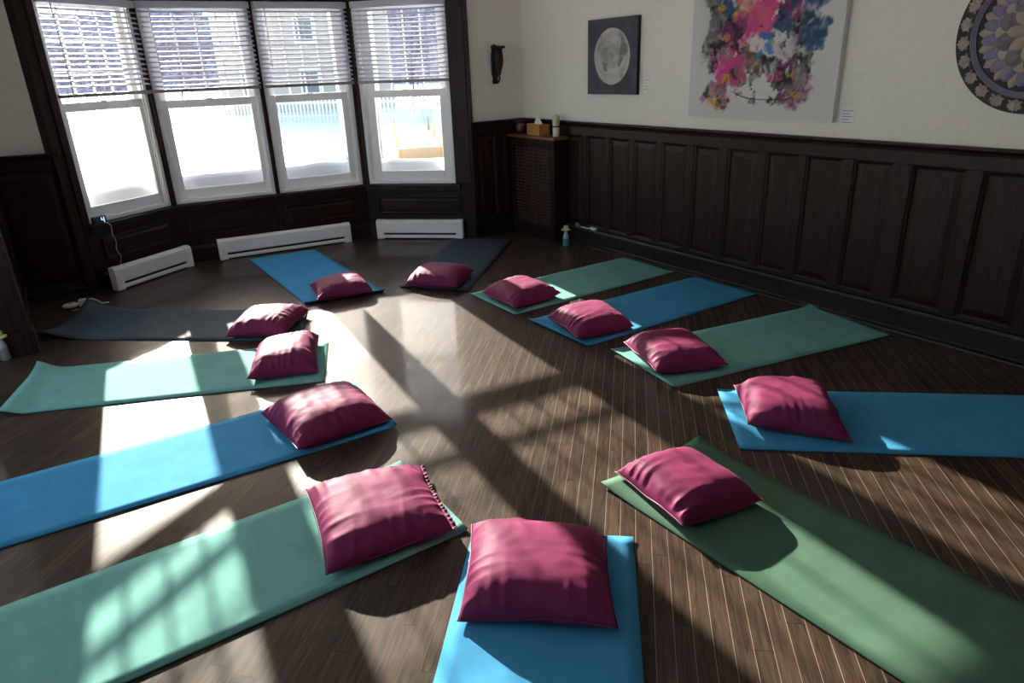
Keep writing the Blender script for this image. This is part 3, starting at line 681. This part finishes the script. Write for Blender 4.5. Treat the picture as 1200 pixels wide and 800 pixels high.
# ------------------------------------------------------------------ art on the right wall
def attr_mat(name, rough=.6, bump=.3, spec=.3):
    m, nt, b = new_mat(name); N = nt.nodes; L = nt.links
    at = N.new('ShaderNodeVertexColor'); at.layer_name = 'paint'; L.new(at.outputs['Color'], b.inputs['Base Color'])
    tc = N.new('ShaderNodeTexCoord'); n = N.new('ShaderNodeTexNoise'); n.inputs['Scale'].default_value = 90; n.inputs['Detail'].default_value = 3
    L.new(tc.outputs['Object'], n.inputs['Vector']); bp = N.new('ShaderNodeBump'); bp.inputs['Strength'].default_value = bump; bp.inputs['Distance'].default_value = .003
    L.new(n.outputs['Fac'], bp.inputs['Height']); L.new(bp.outputs['Normal'], b.inputs['Normal']); setp(b, Roughness=rough); b.inputs['Specular IOR Level'].default_value = spec
    return m
M['paint'] = attr_mat('brushed_paint')
def canvas(name, w, h, th, fn, nx, nz, label, cat, world, side=(.7, .7, .68)):
    """stretched canvas: front grid painted per point by fn(x, z), folded sides and back"""
    bm = B_(); cl = bm.loops.layers.color.new('paint') if False else None
    vs = [[bm.verts.new((w*i/nx, -th, h*j/nz)) for i in range(nx+1)] for j in range(nz+1)]
    for j in range(nz):
        for i in range(nx): bm.faces.new((vs[j][i], vs[j][i+1], vs[j+1][i+1], vs[j+1][i]))
    nfront = len(bm.verts)
    bx = [bm.verts.new(p) for p in ((0, -th, 0), (w, -th, 0), (w, -th, h), (0, -th, h), (0, 0, 0), (w, 0, 0), (w, 0, h), (0, 0, h))]
    for f in ((0, 4, 5, 1), (1, 5, 6, 2), (2, 6, 7, 3), (3, 7, 4, 0), (4, 7, 6, 5)): bm.faces.new([bx[k] for k in f])
    cols = [fn(w*i/nx, h*j/nz) for j in range(nz+1) for i in range(nx+1)]+[side]*8
    o = mesh_obj(name, bm, M['paint'], world=world)
    ca = o.data.color_attributes.new('paint', 'FLOAT_COLOR', 'POINT')
    ca.data.foreach_set('color', [c for q in cols for c in (q[0], q[1], q[2], 1)])
    return tag(o, label, cat)
def nz_(x, z, s, k): return noise.fractal(Vector((x*s, z*s, k)), 1.0, 2.0, 5)
def mixc(a, b, t): t = max(0, min(1, t)); return tuple(p*(1-t)+q*t for p, q in zip(a, b))
def moon(x, z):
    dx, dz = x-.32, z-.31; r = math.hypot(dx, dz); n1 = nz_(x, z, 7, 3)
    bg = mixc((.052, .046, .066), (.075, .068, .09), n1+.5)
    if r < .03 and False: return bg
    wob = .232+.003*nz_(x, z, 20, 8)
    swirl = nz_(x+.08*math.sin(9*dz), z+.08*math.cos(9*dx), 6, 1); ringy = math.sin(r*60+5*nz_(x, z, 5, 2))
    c = mixc((.27, .255, .225), (.52, .50, .45), .55+.55*swirl+.14*ringy)
    c = mixc(c, (.17, .16, .145), ss(nz_(x, z, 5.2, 5), .18, .42)*.9)
    c = mixc(c, (.58, .56, .51), ss(r, .19, .225)*.55)
    c = mixc(bg, c, ss(-r, -wob, -wob+.008))
    if abs(x-.30) < .05 and abs(z-.028) < .004 and math.sin(x*900) > -.3: c = (.13, .125, .13)
    return c
canvas('moon_painting', .636, .615, .035, moon, 120, 116, 'square dark canvas with a pale grey moon-like disc, hung above the panelling', 'painting', place(FW, .045, -.002, 1.418), side=(.012, .011, .015))
blobs = []
def px_to(x, z): return x, z
br = random.Random(11)
PINK, ORN, BLK, BLU, WHT, YEL, PLM, GRY = (.55, .05, .21), (.58, .15, .09), (.012, .011, .012), (.015, .075, .18), (.62, .60, .58), (.52, .28, .04), (.18, .02, .11), (.16, .15, .15)
def add_b(n, xr, zr, rr, col):
    for _ in range(n): blobs.append((br.uniform(*xr), br.uniform(*zr), br.uniform(*rr), col if not isinstance(col, list) else br.choice(col), br.uniform(.6, 1.7), br.uniform(0, 3.14)))
# laid down back to front; x, z in metres from the canvas's lower left corner
add_b(26, (.16, .40), (.18, .95), (.05, .11), [GRY, BLK, BLK, (.05, .045, .045)])
add_b(34, (.62, 1.02), (.16, .95), (.05, .12), [BLK, BLK, (.035, .035, .04), PLM])
add_b(14, (.80, 1.08), (.48, 1.0), (.05, .11), [BLU, (.015, .06, .13), BLU])
add_b(10, (.22, .42), (.60, .98), (.03, .07), [BLU, YEL, (.02, .05, .09)])
add_b(14, (.50, .74), (.14, .34), (.05, .10), [WHT, (.45, .44, .45), WHT])
add_b(8, (.72, .90), (.30, .50), (.03, .06), [WHT, (.5, .45, .5)])
add_b(16, (.46, .70), (.58, .92), (.06, .11), [PINK, ORN, PINK, (.66, .10, .20)])
add_b(8, (.34, .50), (.34, .56), (.05, .09), [PINK, ORN, (.58, .03, .27)])
add_b(9, (.26, .42), (.20, .38), (.04, .08), [(.58, .02, .26), PINK])
add_b(10, (.58, .76), (.72, 1.05), (.04, .08), [WHT, PINK, BLK])
add_b(12, (.14, .38), (.06, .26), (.03, .06), [BLK, YEL, WHT, (.4, .12, .3)])
add_b(22, (.20, .44), (.36, .66), (.03, .065), [BLK, BLK, PLM])
add_b(12, (.74, .98), (.18, .36), (.035, .07), [BLK, BLK, GRY])
add_b(8, (.50, .66), (.34, .46), (.03, .06), [BLK, (.12, .08, .02)])
add_b(16, (.40, .64), (.24, .44), (.03, .06), [BLK, (.09, .065, .02), BLK, GRY])
add_b(7, (.34, .50), (.24, .44), (.035, .06), [(.52, .03, .24), PINK])
add_b(5, (.60, .72), (.42, .58), (.02, .05), [(.03, .14, .40), (.05, .2, .45)])
add_b(90, (.18, 1.02), (.12, 1.0), (.010, .032), [BLK, YEL, WHT, PLM, PINK, BLU, BLK])
add_b(20, (.06, 1.15), (.08, 1.0), (.004, .010), [BLK, BLK, PINK, YEL])
def splash(x, z):
    q = nz_(x, z, 9, 21)*.05; q2 = nz_(x, z, 9, 37)*.05; q3 = nz_(x, z, 34, 5)*.018; q4 = nz_(x, z, 34, 9)*.018
    X, Z = x+q+q3, z+q2+q4
    c = mixc((.60, .585, .55), (.50, .49, .465), ss(-abs(x-.22), -.22, 0)*ss(z, .15, .5)*.8+.2*nz_(x, z, 4, 2))
    for bx, bz, r, col, asp, an in blobs:
        dx, dz = X-bx, Z-bz
        if abs(dx) > .2 or abs(dz) > .2: continue
        u = (dx*math.cos(an)+dz*math.sin(an))*asp**.5; v = (-dx*math.sin(an)+dz*math.cos(an))/asp**.5
        d = math.hypot(u, v)/r
        if d < 1: c = mixc(c, col, ss(1-d, 0, .35)*(.75+.5*nz_(x, z, 25, bx*7)))
    # thin swept ink line
    k = .155+.16*((x-.72)/.36)**2-.0*(x)
    if .44 < x < .98 and abs(z-(.135+.09*max(0, (x-.86)/.12)**2+.05*max(0, (.62-x)/.2)**2)) < .004: c = (.02, .02, .02)
    return c
canvas('splash_painting', 1.235, 1.06, .045, splash, 230, 198, 'large white canvas with an abstract burst of pink, black and blue paint', 'painting', place(FW, 1.283, -.002, 1.266))
def card(name, x, z, w, h, label, lines):
    o = empty(name, label, 'wall label', 'small printed cards beside the paintings', world=place(FW, x, -.0015, z))
    bm = B_(); box(bm, 0, w, -.002, 0, 0, h); mesh_obj('card_sheet', bm, M['paper'], o)
    bm = B_()
    for k in range(lines):
        zz = h*(.82-.62*k/max(1, lines-1)) if lines > 1 else h*.5
        box(bm, w*.12, w*(.85-.2*(k % 2)), -.0026, -.002, zz-h*.018, zz+h*.018)
    mesh_obj('printed_lines', bm, M['ink'], o)
card('wall_label', .735, 1.44, .055, .115, 'small white printed card beside the dark moon canvas', 4)
card('wall_label', 2.545, 1.245, .095, .115, 'small white printed card at the lower corner of the splashed canvas', 5)
card('wall_label', 2.34, 1.205, .14, .035, 'thin white printed strip just under the splashed canvas', 1)

# carved mandala disc
man = empty('wall_mandala', 'round carved mandala disc in lavender, beige and black on the pale wall', 'wall art', world=place(FW, 3.585, -.004, 1.755))
Rm = .405
MW = plain('mandala_pale', (.46, .42, .45), .6); MB_ = plain('mandala_black', (.010, .009, .009), .6); MC = plain('mandala_beige', (.40, .31, .255), .7, vary=.15, scale=14); ML = plain('mandala_lavender', (.195, .165, .27), .65, vary=.2, scale=30); MG = plain('mandala_grey', (.16, .138, .15), .7, vary=.3, scale=40)
def disc(bm, r0, r1, y0, y1, n=96):
    for (ra, rb) in ((r0, r1),):
        for i in range(n):
            a0, a1 = 2*math.pi*i/n, 2*math.pi*(i+1)/n
            def P(r, a, y): return bm.verts.new((r*math.cos(a), y, r*math.sin(a)))
            bm.faces.new((P(ra, a0, y1), P(ra, a1, y1), P(rb, a1, y1), P(rb, a0, y1)))
            bm.faces.new((P(rb, a0, y1), P(rb, a1, y1), P(rb, a1, y0), P(rb, a0, y0)))
            if ra > 0: bm.faces.new((P(ra, a0, y0), P(ra, a1, y0), P(ra, a1, y1), P(ra, a0, y1)))
    bmesh.ops.remove_doubles(bm, verts=bm.verts, dist=1e-5)
def petal(bm, ang, r0, r1, hw, y, dome, tip=1.0, n=10, off=0):
    """leaf shape from r0 to r1, half-width hw, raised like a dome"""
    rows = []
    for i in range(n+1):
        t = i/n; wv = hw*(math.sin(math.pi*t**tip)**.75 if 0 < t < 1 else 0); row = []
        for k in (-1, -.5, 0, .5, 1):
            r = r0+(r1-r0)*t; q = k*wv; yy = y-dome*(1-k*k)*(math.sin(math.pi*t)**.6 if 0 < t < 1 else 0)
            ca, sa = math.cos(ang), math.sin(ang); row.append(bm.verts.new((r*ca-q*sa, yy, r*sa+q*ca)))
        rows.append(row)
    for a, b in zip(rows, rows[1:]):
        for k in range(4):
            bm.faces.new((a[k], a[k+1], b[k+1], b[k]))
bm = B_(); disc(bm, 0.0001, Rm, 0, -.014); mesh_obj('base_disc', bm, MB_, man)
NP = 24
for k in range(NP):
    a = 2*math.pi*(k+.5)/NP; bm = B_()
    for da, r1, hw_ in ((-.088, .385, .012), (.088, .385, .012), (-.045, .395, .013), (.045, .395, .013), (0, .400, .014)):
        p0 = Vector((.332*math.cos(a), .332*math.sin(a))); p1 = Vector((r1*math.cos(a+da), r1*math.sin(a+da))); dv_ = p1-p0; ln_ = dv_.length; dv_.normalize(); sv = Vector((-dv_.y, dv_.x)); rows = []
        for i in range(9):
            t = i/8; wv = hw_*(math.sin(math.pi*t**1.35)**.7 if 0 < t < 1 else 0); row = []
            for q in (-1, -.4, .4, 1):
                c = p0+dv_*ln_*t+sv*wv*q; row.append(bm.verts.new((c.x, -.0145-.007*(1-q*q)*(1 if 0 < t < 1 else 0)-(.002 if da == 0 else 0), c.y)))
            rows.append(row)
        for q0, q1 in zip(rows, rows[1:]):
            for i in range(3): bm.faces.new((q0[i], q0[i+1], q1[i+1], q1[i]))
    bmesh.ops.recalc_face_normals(bm, faces=bm.faces); mesh_obj('outer_petal', bm, MC, man, smooth=True)
for k in range(NP):
    a = 2*math.pi*k/NP; bm = B_()
    for s in (-1, 1):
        pts = []
        for i in range(12):
            th = i/11*4.2; rr = .017*(1-i/15); cx, cz = .352, s*.015
            pts.append((cx+rr*math.cos(th*s+(0 if s > 0 else 0))*.9, cz+rr*math.sin(th*s)*.7))
        tube(bm, [(p*math.cos(a)-q*math.sin(a), -.022, p*math.sin(a)+q*math.cos(a)) for p, q in pts], .0045, 6)
    mesh_obj('rim_scroll', bm, MW, man, smooth=True)
bm = B_(); disc(bm, .296, .328, -.012, -.030); mesh_obj('lavender_ring', bm, ML, man, bevel=.004)
bm = B_(); disc(bm, .305, .309, -.030, -.034); disc(bm, .316, .320, -.030, -.034); mesh_obj('ring_beads', bm, MG, man)
bm = B_(); disc(bm, .0001, .296, -.012, -.018); mesh_obj('inner_disc', bm, MB_, man)
bm = B_()
for k in range(20):
    petal(bm, 2*math.pi*k/20, .20, .292, .034, -.0185, .012, .7)
bmesh.ops.recalc_face_normals(bm, faces=bm.faces); mesh_obj('beige_petals', bm, MC, man, smooth=True)
bm = B_()
for k in range(20):
    petal(bm, 2*math.pi*(k+.5)/20, .165, .275, .033, -.026, .010, 1.3)
bmesh.ops.recalc_face_normals(bm, faces=bm.faces); mesh_obj('lavender_petals', bm, ML, man, smooth=True)
bm = B_(); disc(bm, .0001, .205, -.018, -.033); mesh_obj('flower_ground', bm, MC, man)
bm = B_()
for k in range(10): petal(bm, 2*math.pi*(k+.5)/10, .095, .205, .046, -.0335, .012, 1.1)
bmesh.ops.recalc_face_normals(bm, faces=bm.faces); mesh_obj('grey_petals', bm, MG, man, smooth=True)
bm = B_()
for k in range(10): petal(bm, 2*math.pi*k/10, .045, .15, .030, -.040, .012, 1.2)
bmesh.ops.recalc_face_normals(bm, faces=bm.faces); mesh_obj('flower_petals', bm, MC, man, smooth=True)
bm = B_(); disc(bm, .0001, .05, -.03, -.056, 32); mesh_obj('centre_boss', bm, ML, man, bevel=.01)

# ------------------------------------------------------------------ small things on the floor and ledges
def bottle(label, loc, body_mats, hgt=.20):
    o = empty('spray_bottle', label, 'bottle', world=Matrix.Translation((loc[0], loc[1], .001)))
    bm = B_(); lathe(bm, [(.026, 0), (.030, .005), (.030, .075)], 20); mesh_obj('lower_body', bm, M[body_mats[0]], o)
    bm = B_(); lathe(bm, [(.030, .0755), (.027, .10), (.015, .135), (.012, .15)], 20); mesh_obj('shoulder', bm, M[body_mats[1]], o, smooth=True)
    bm = B_(); lathe(bm, [(.018, .150), (.044, .156), (.046, .164), (.024, .168), (.024, .195), (.020, .20)], 20); mesh_obj('cap', bm, M['yellow_cap'], o)
    return o
bottle('teal spray bottle with a wide pale yellow cap, on the floor beside the lattice cabinet', (.575, 6.765), ('teal_plastic', 'clear_plastic'))
bottle('dark bottle with a wide yellow cap, on the floor in front of the left post', (-3.335, 4.245), ('grey_plastic', 'clear_plastic'))
# adapters on the skirting ledge
ad = empty('power_adapter', 'white power adapter with a cable, on the skirting ledge near the lattice cabinet', 'adapter', world=place(FW, .145, -.054, .171))
bm = B_(); box(bm, -.02, .055, -.014, .016, 0, .028); mesh_obj('adapter_body', bm, M['cord'], ad, bevel=.006)
bm = B_(); tube(bm, [(-.018, 0, .014), (-.05, .0, .010), (-.075, -.003, .006), (-.11, .003, .005), (-.16, -.002, .005)], .005, 8); mesh_obj('cable', bm, M['cord'], ad, smooth=True)
ga = empty('grey_plug', 'small grey plug lying on the skirting ledge, between the bottle and white adapter', 'plug', world=place(FW, -.075, -.054, .171))
bm = B_(); box(bm, -.028, .015, -.014, .015, 0, .036); mesh_obj('plug_body', bm, M['grey_plastic'], ga, bevel=.008)
bm = B_(); tube(bm, [(.013, 0, .02), (.035, -.002, .012), (.052, 0, .005)], .006, 8); mesh_obj('plug_lead', bm, M['grey_plastic'], ga, smooth=True)
# plug-in light on the floor beside the far slate mat
pl = empty('plug_in_light', 'beige oval plug-in device with a white plug, on the floor behind the slate mat', 'plug-in device', world=Matrix.Translation((-3.50, 5.33, .001)) @ Matrix.Rotation(R(28), 4, 'Z'))
bm = B_(); bmesh.ops.create_uvsphere(bm, u_segments=24, v_segments=12, radius=1); bmesh.ops.scale(bm, vec=(.058, .045, .022), verts=bm.verts); bmesh.ops.translate(bm, vec=(-.03, 0, .0225), verts=bm.verts); mesh_obj('shell', bm, M['beige_plastic'], pl, smooth=True)
bm = B_(); lathe(bm, [(.020, .040), (.020, .046), (.017, .047)], 20, (-.03, 0, 0)); mesh_obj('grille', bm, M['grey_plastic'], pl)
bm = B_(); box(bm, .028, .085, -.026, .028, .002, .058); mesh_obj('plug', bm, M['cord'], pl, bevel=.008)
bm = B_(); tube(bm, [(.085, .0, .04), (.12, .005, .05), (.16, .0, .03), (.19, -.02, .006), (.24, -.02, .004)], .005, 8); tube(bm, [(.08, -.02, .02), (.095, -.06, .008), (.05, -.085, .004), (-.02, -.095, .004)], .005, 8); mesh_obj('cable', bm, M['cord'], pl, smooth=True)
# digital thermometer on the left window sill
th = empty('digital_clock', 'small black clock with a glowing blue-white digit, on the sill of the left window', 'clock', world=place(FL, .072, -.034, ZS-.004))
bm = B_(); box(bm, -.062, .062, -.016, .014, 0, .062); mesh_obj('case', bm, M['black'], th, bevel=.004)
m, nt, b = new_mat('led_digit'); setp(b, Base_Color=(.1, .2, .4, 1)); b.inputs['Emission Color'].default_value = (.45, .72, 1, 1); b.inputs['Emission Strength'].default_value = 1.4; M['led'] = m
bm = B_()
def seg(x0, x1, z0, z1): box(bm, x0, x1, -.0172, -.016, z0, z1)
seg(.010, .017, .031, .052); seg(.033, .040, .031, .052); seg(.010, .040, .027, .033); seg(.033, .040, .008, .031)
mesh_obj('digit', bm, M['led'], th)
m, nt, b = new_mat('led_dots'); setp(b, Base_Color=(.05, .08, .2, 1)); b.inputs['Emission Color'].default_value = (.4, .5, 1, 1); b.inputs['Emission Strength'].default_value = .12; M['led_dim'] = m
bm = B_(); seg(-.030, -.023, .036, .043); seg(-.030, -.023, .018, .025); mesh_obj('dots', bm, M['led_dim'], th)
bm = B_(); pts = []
for i in range(28):
    t = i/27; pts.append((.03+.010*math.sin(t*17)*(.3+t)+.012*t, -.028-.052*ss(t, 0, .06)-.01*t, .012-.36*t if t > .03 else .012))
pts[0] = (.03, .0, .01)
tube(bm, pts, .003, 6); cb = mesh_obj('cable', bm, M['cord'], th, smooth=True)

# ------------------------------------------------------------------ outdoors
GZ = -.5
def ground(x, y):
    d = math.hypot(x+3, y-7)
    h = GZ+.05*noise.noise(Vector((x*.12, y*.12, 3)))*min(1, d/6)+.02*noise.noise(Vector((x*.5, y*.5, 8)))
    h += .10*noise.noise(Vector((x*.35, y*.35, 1)))*ss(-x, 12, 24)
    h += 1.5*ss(y, 60, 120)
    return h
bm = B_(); nx, ny = 110, 100; x0, x1, y0, y1 = -70, 40, 8.0, 130; V = []
for j in range(ny+1):
    yy = y0+(y1-y0)*(j/ny)**1.6
    V.append([bm.verts.new((x0+(x1-x0)*i/nx, yy, ground(x0+(x1-x0)*i/nx, yy))) for i in range(nx+1)])
for j in range(ny):
    for i in range(nx): bm.faces.new((V[j][i], V[j][i+1], V[j+1][i+1], V[j+1][i]))
# strip alongside the bay on the left of the house
bmesh.ops.recalc_face_normals(bm, faces=bm.faces)
o = mesh_obj('snow_ground', bm, M['snow'], smooth=True); tag(o, kind='structure')
bm = B_(); bm.faces.new([bm.verts.new(p) for p in ((-70, -40, GZ-.02), (40, -40, GZ-.02), (40, 8.4, GZ-.02), (-70, 8.4, GZ-.02))]); bm.normal_update()
tag(mesh_obj('snow_border', bm, M['snow']), kind='structure')

# wooded hill closing the view beyond the trees
m, nt, b = new_mat('bare_woods'); tc = nt.nodes.new('ShaderNodeTexCoord'); mp = nt.nodes.new('ShaderNodeMapping'); mp.inputs['Scale'].default_value = (1.6, 1.6, .22)
n_ = nt.nodes.new('ShaderNodeTexNoise'); n_.inputs['Scale'].default_value = 1.0; n_.inputs['Detail'].default_value = 8; cr = nt.nodes.new('ShaderNodeValToRGB')
cr.color_ramp.elements[0].position = .35; cr.color_ramp.elements[1].position = .68; cr.color_ramp.elements[0].color = (.20, .14, .17, 1); cr.color_ramp.elements[1].color = (.62, .55, .60, 1)
nt.links.new(tc.outputs['Object'], mp.inputs['Vector']); nt.links.new(mp.outputs['Vector'], n_.inputs['Vector']); nt.links.new(n_.outputs['Fac'], cr.inputs['Fac']); nt.links.new(cr.outputs['Color'], b.inputs['Base Color']); setp(b, Roughness=.95, IOR=1.1)
bm = B_(); V = []
for j in range(13):
    row = []
    for i in range(121):
        x = -110+170*i/120; y = 88+j*3.2-.12*(x+20)+2*noise.noise(Vector((x*.08, j*.5, 1)))
        z = GZ+14.5*ss(j, -1, 12)*(1+.12*noise.noise(Vector((x*.05, 0, 4))))+.9*noise.noise(Vector((x*.6, j*.9, 7)))*min(1, j/3)
        row.append(bm.verts.new((x, y, z)))
    V.append(row)
for a, c in zip(V, V[1:]):
    for i in range(120): bm.faces.new((a[i], a[i+1], c[i+1], c[i]))
bmesh.ops.recalc_face_normals(bm, faces=bm.faces)
tag(mesh_obj('hill_ground', bm, m, smooth=True), kind='structure')

# picket fence
FA, FB = (-36, 45.2), (6, 30.4)
ffr = frame(FA, FB); flen = (Vector(FB)-Vector(FA)).length
pf = empty('picket_fence', 'long white picket fence across the snowy yard, seen through the windows', 'fence', world=place(ffr, 0, 0, GZ-.1))
bm = B_(); x = .1
while x < flen:
    h = 1.15; box(bm, x-.045, x+.045, -.012, .012, .08, h)
    a = [bm.verts.new((x-.045, yy, h)) for yy in (-.012, .012)]; c = [bm.verts.new((x+.045, yy, h)) for yy in (-.012, .012)]; p = [bm.verts.new((x, yy, h+.06)) for yy in (-.012, .012)]
    bm.faces.new((a[0], c[0], p[0])); bm.faces.new((a[1], p[1], c[1])); bm.faces.new((a[0], p[0], p[1], a[1])); bm.faces.new((c[0], c[1], p[1], p[0]))
    x += .21
mesh_obj('pickets', bm, M['picket'], pf)
for z in (.32, .92):
    bm = B_(); box(bm, 0, flen, .013, .05, z, z+.09); mesh_obj('fence_rail', bm, M['picket'], pf)
x = 0
while x < flen:
    bm = B_(); box(bm, x-.05, x+.05, .05, .15, 0, 1.2); mesh_obj('fence_post', bm, M['picket'], pf); x += 2.6

# house added beyond the fence to shade the right of the yard
hs = empty('shade_house', 'added tan house with a snowy roof beyond the fence, to shade the yard', 'house', world=Matrix.Translation((-13.2, 49.5, GZ)) @ Matrix.Rotation(R(20), 4, 'Z'))
hw, hdp, he, hr = 5.2, 4.0, 6.4, 9.6
siding = wood('tan_siding', (.46, .40, .33), (.56, .49, .41), .8, (1, 1, 30), bump=.3); trimw = M['picket']
bm = B_(); prism(bm, [(-hdp, 0), (hdp, 0), (hdp, he), (0, hr-.15), (-hdp, he)], -hw, hw); mesh_obj('walls', bm, siding, hs)
bm = B_()
for sg in (-1, 1):
    prism(bm, [(sg*(hdp+.5), he-.42), (sg*(hdp+.5), he-.17), (0, hr+.15), (0, hr-.10)], -hw-.4, hw+.4)
mesh_obj('roof', bm, M['snow'], hs)
for x in (-3.4, 0, 3.4):
    for z in (1.0, 3.9):
        bm = B_(); box(bm, x-.6, x+.6, -hdp-.06, -hdp+.02, z, z+1.5); f_ = mesh_obj('house_window', bm, trimw, hs)
        bm = B_(); box(bm, x-.48, x+.48, -hdp-.075, -hdp-.061, z+.12, z+1.38); mesh_obj('house_pane', bm, M['grey_plastic'], f_)
# raised bed
rb = empty('raised_bed', 'wooden raised garden bed with corner posts under a mound of snow, outside the window', 'garden bed', world=Matrix.Translation((-2.72, 18.4, GZ)) @ Matrix.Rotation(R(9), 4, 'Z'))
bw, bl_ = 1.12, 6.2
bm = B_(); box(bm, 0, bw, 0, .05, 0, .30); box(bm, 0, bw, bl_-.05, bl_, 0, .30); box(bm, 0, .05, .05, bl_-.05, 0, .30); box(bm, bw-.05, bw, .05, bl_-.05, 0, .30)
mesh_obj('bed_boards', bm, M['lumber'], rb, bevel=.006)
for (x, y) in ((-.05, -.05), (bw-.02, -.05), (-.05, 3.1), (bw-.02, 3.1), (-.05, bl_-.02), (bw-.02, bl_-.02)):
    bm = B_(); box(bm, x, x+.07, y, y+.07, -.05, .70); mesh_obj('corner_post', bm, M['lumber'], rb, bevel=.008)
bm = B_(); g = []
for j in range(25):
    row = []
    for i in range(15):
        u, v = i/14, j/24; e = min(1, min(u, 1-u)*6)*min(1, min(v, 1-v)*18)
        row.append(bm.verts.new((.03+(bw-.06)*u, .03+(bl_-.06)*v, .26+.20*e**.5+.05*noise.noise(Vector((u*2, v*6, 2)))*e)))
    g.append(row)
for j in range(24):
    for i in range(14): bm.faces.new((g[j][i], g[j][i+1], g[j+1][i+1], g[j+1][i]))
mesh_obj('snow_mound', bm, M['snow'], rb, smooth=True)

# bare trees beyond the fence
def tree_mesh(seed, hgt, dense):
    r = random.Random(seed); bm = B_()
    def grow(p, d, ln, rad, lev):
        n = 4 if lev < 3 else 3; pts = [p.copy()]; rs = [rad]
        for i in range(n):
            d = (d+Vector((r.uniform(-.18, .18), r.uniform(-.18, .18), r.uniform(-.04, .16)))).normalized(); p = p+d*ln/n; pts.append(p.copy()); rs.append(rad*(1-.5*(i+1)/n))
        tube(bm, pts, rs, 6 if lev == 0 else 4 if lev < 2 else 3)
        if lev >= 4: return
        k = (5, 5, 4, 4)[lev] if dense else (4, 4, 4, 3)[lev]
        for i in range(k):
            t = r.uniform(.35, 1); q = pts[min(n, int(t*n))]
            a = r.uniform(0, 6.28); sp = r.uniform(.5, .95)
            dd = (d*(1-sp*.55)+Vector((math.cos(a), math.sin(a), r.uniform(-.05, .5)))*sp).normalized()
            grow(q, dd, ln*r.uniform(.5, .72), max(.012, rad*.5*r.uniform(.7, 1)), lev+1)
    grow(Vector((0, 0, -.4)), Vector((0, 0, 1)), hgt*.48, hgt*.017, 0)
    me = bpy.data.meshes.new('bare_tree'); bm.to_mesh(me); bm.free(); me.materials.append(M['bark']); return me
tms = [tree_mesh(s, 9.5+1.5*(s % 3), True) for s in range(5)]
tr = random.Random(3)
spots = []
for row in range(4):                                  # open row well behind the fence
    for i in range(11):
        spots.append((-50+3.3*(i+.5*(row % 2))+tr.uniform(-.5, .5), 62+row*5.5+tr.uniform(-.8, .8), .78))
for row in range(6):                                  # denser stand on the right, whose shade reaches the yard
    for i in range(11):
        x = -19+3.5*(i+.5*(row % 2))+tr.uniform(-.3, .3); spots.append((x, 43.5-.30*(x+20)+row*4.2+tr.uniform(-.5, .5), 1.12))
spots = [p for p in spots if not (-22.5 < p[0] < -4 and 41 < p[1] < 58.5)]
for k, (x, y, q) in enumerate(spots):
    o = bpy.data.objects.new('bare_tree', tms[k % 5]); C.objects.link(o)
    q *= tr.uniform(.88, 1.08)
    o.location = (x, y, ground(x, y)-.1); o.rotation_euler = (0, 0, tr.uniform(0, 6.28)); o.scale = (q*.38, q*.38, q)
    tag(o, 'bare leafless tree in the rows beyond the snowy yard', 'tree', 'bare trees beyond the fence')
# twiggy shrub seen at the top of the left window's lower pane
bm = B_(); r = random.Random(9)
for k in range(26):
    a = r.uniform(0, 6.28); p = Vector((r.uniform(-.5, .5), r.uniform(-.3, .3), 0)); pts = [p]; d = Vector((math.cos(a)*.5, math.sin(a)*.5, 1)).normalized()
    for i in range(6): d = (d+Vector((r.uniform(-.3, .3), r.uniform(-.3, .3), r.uniform(-.25, .1)))).normalized(); pts.append(pts[-1]+d*.24)
    tube(bm, pts, [.012*(1-.12*i) for i in range(7)], 4)
o = mesh_obj('bare_shrub', bm, M['bark'], world=Matrix.Translation((-13.2, 20.5, GZ-.05)))
tag(o, 'small twiggy bare shrub in the snow outside the left window', 'shrub')

# ------------------------------------------------------------------ light
sun = bpy.data.lights.new('sun', 'SUN'); sun.energy = 27.5; sun.angle = R(.6); sun.color = (1, .92, .80)
so = bpy.data.objects.new('sun', sun); C.objects.link(so)
el, hd = R(18.6), R(-63.0)
dv = Vector((math.cos(hd)*math.cos(el), math.sin(hd)*math.cos(el), -math.sin(el)))
so.rotation_euler = dv.to_track_quat('-Z', 'Y').to_euler(); so.location = (-12, 25, 14)
w = bpy.data.worlds.new('sky'); bpy.context.scene.world = w; w.use_nodes = True; nt = w.node_tree
bg = nt.nodes['Background']; sk = nt.nodes.new('ShaderNodeTexSky'); sk.sky_type = 'NISHITA'; sk.sun_disc = False; sk.sun_elevation = el; sk.sun_rotation = R(90-117); sk.air_density = 1.0; sk.dust_density = 1.5
nt.links.new(sk.outputs[0], bg.inputs['Color']); bg.inputs['Strength'].default_value = .6

# ------------------------------------------------------------------ camera
cam = bpy.data.cameras.new('camera'); co = bpy.data.objects.new('camera', cam); C.objects.link(co)
cam.sensor_width = 36; cam.lens = 811.27/1200*36; cam.clip_start = .05; cam.clip_end = 400
pit, rol = .378006, .0376738
fw = Vector((0, math.cos(pit), -math.sin(pit))); rt = Vector((1, 0, 0)); dn = Vector((0, -math.sin(pit), -math.cos(pit)))
rt2 = rt*math.cos(rol)+dn*math.sin(rol); dn2 = -rt*math.sin(rol)+dn*math.cos(rol)
mw = Matrix.Identity(4)
for i in range(3): mw[i][0] = rt2[i]; mw[i][1] = -dn2[i]; mw[i][2] = -fw[i]
mw[2][3] = 1.63076*1.03
co.matrix_world = mw
sc_ = bpy.context.scene; sc_.camera = co
sc_.view_settings.view_transform = 'Standard'; sc_.view_settings.look = 'None'; sc_.view_settings.gamma = 1; sc_.view_settings.exposure = .18
sc_.view_settings.use_curve_mapping = False
cy = sc_.cycles
cy.max_bounces = 10; cy.diffuse_bounces = 6; cy.glossy_bounces = 4; cy.transparent_max_bounces = 16; cy.caustics_reflective = False; cy.caustics_refractive = False
cy.use_denoising = True; cy.sample_clamp_indirect = 6
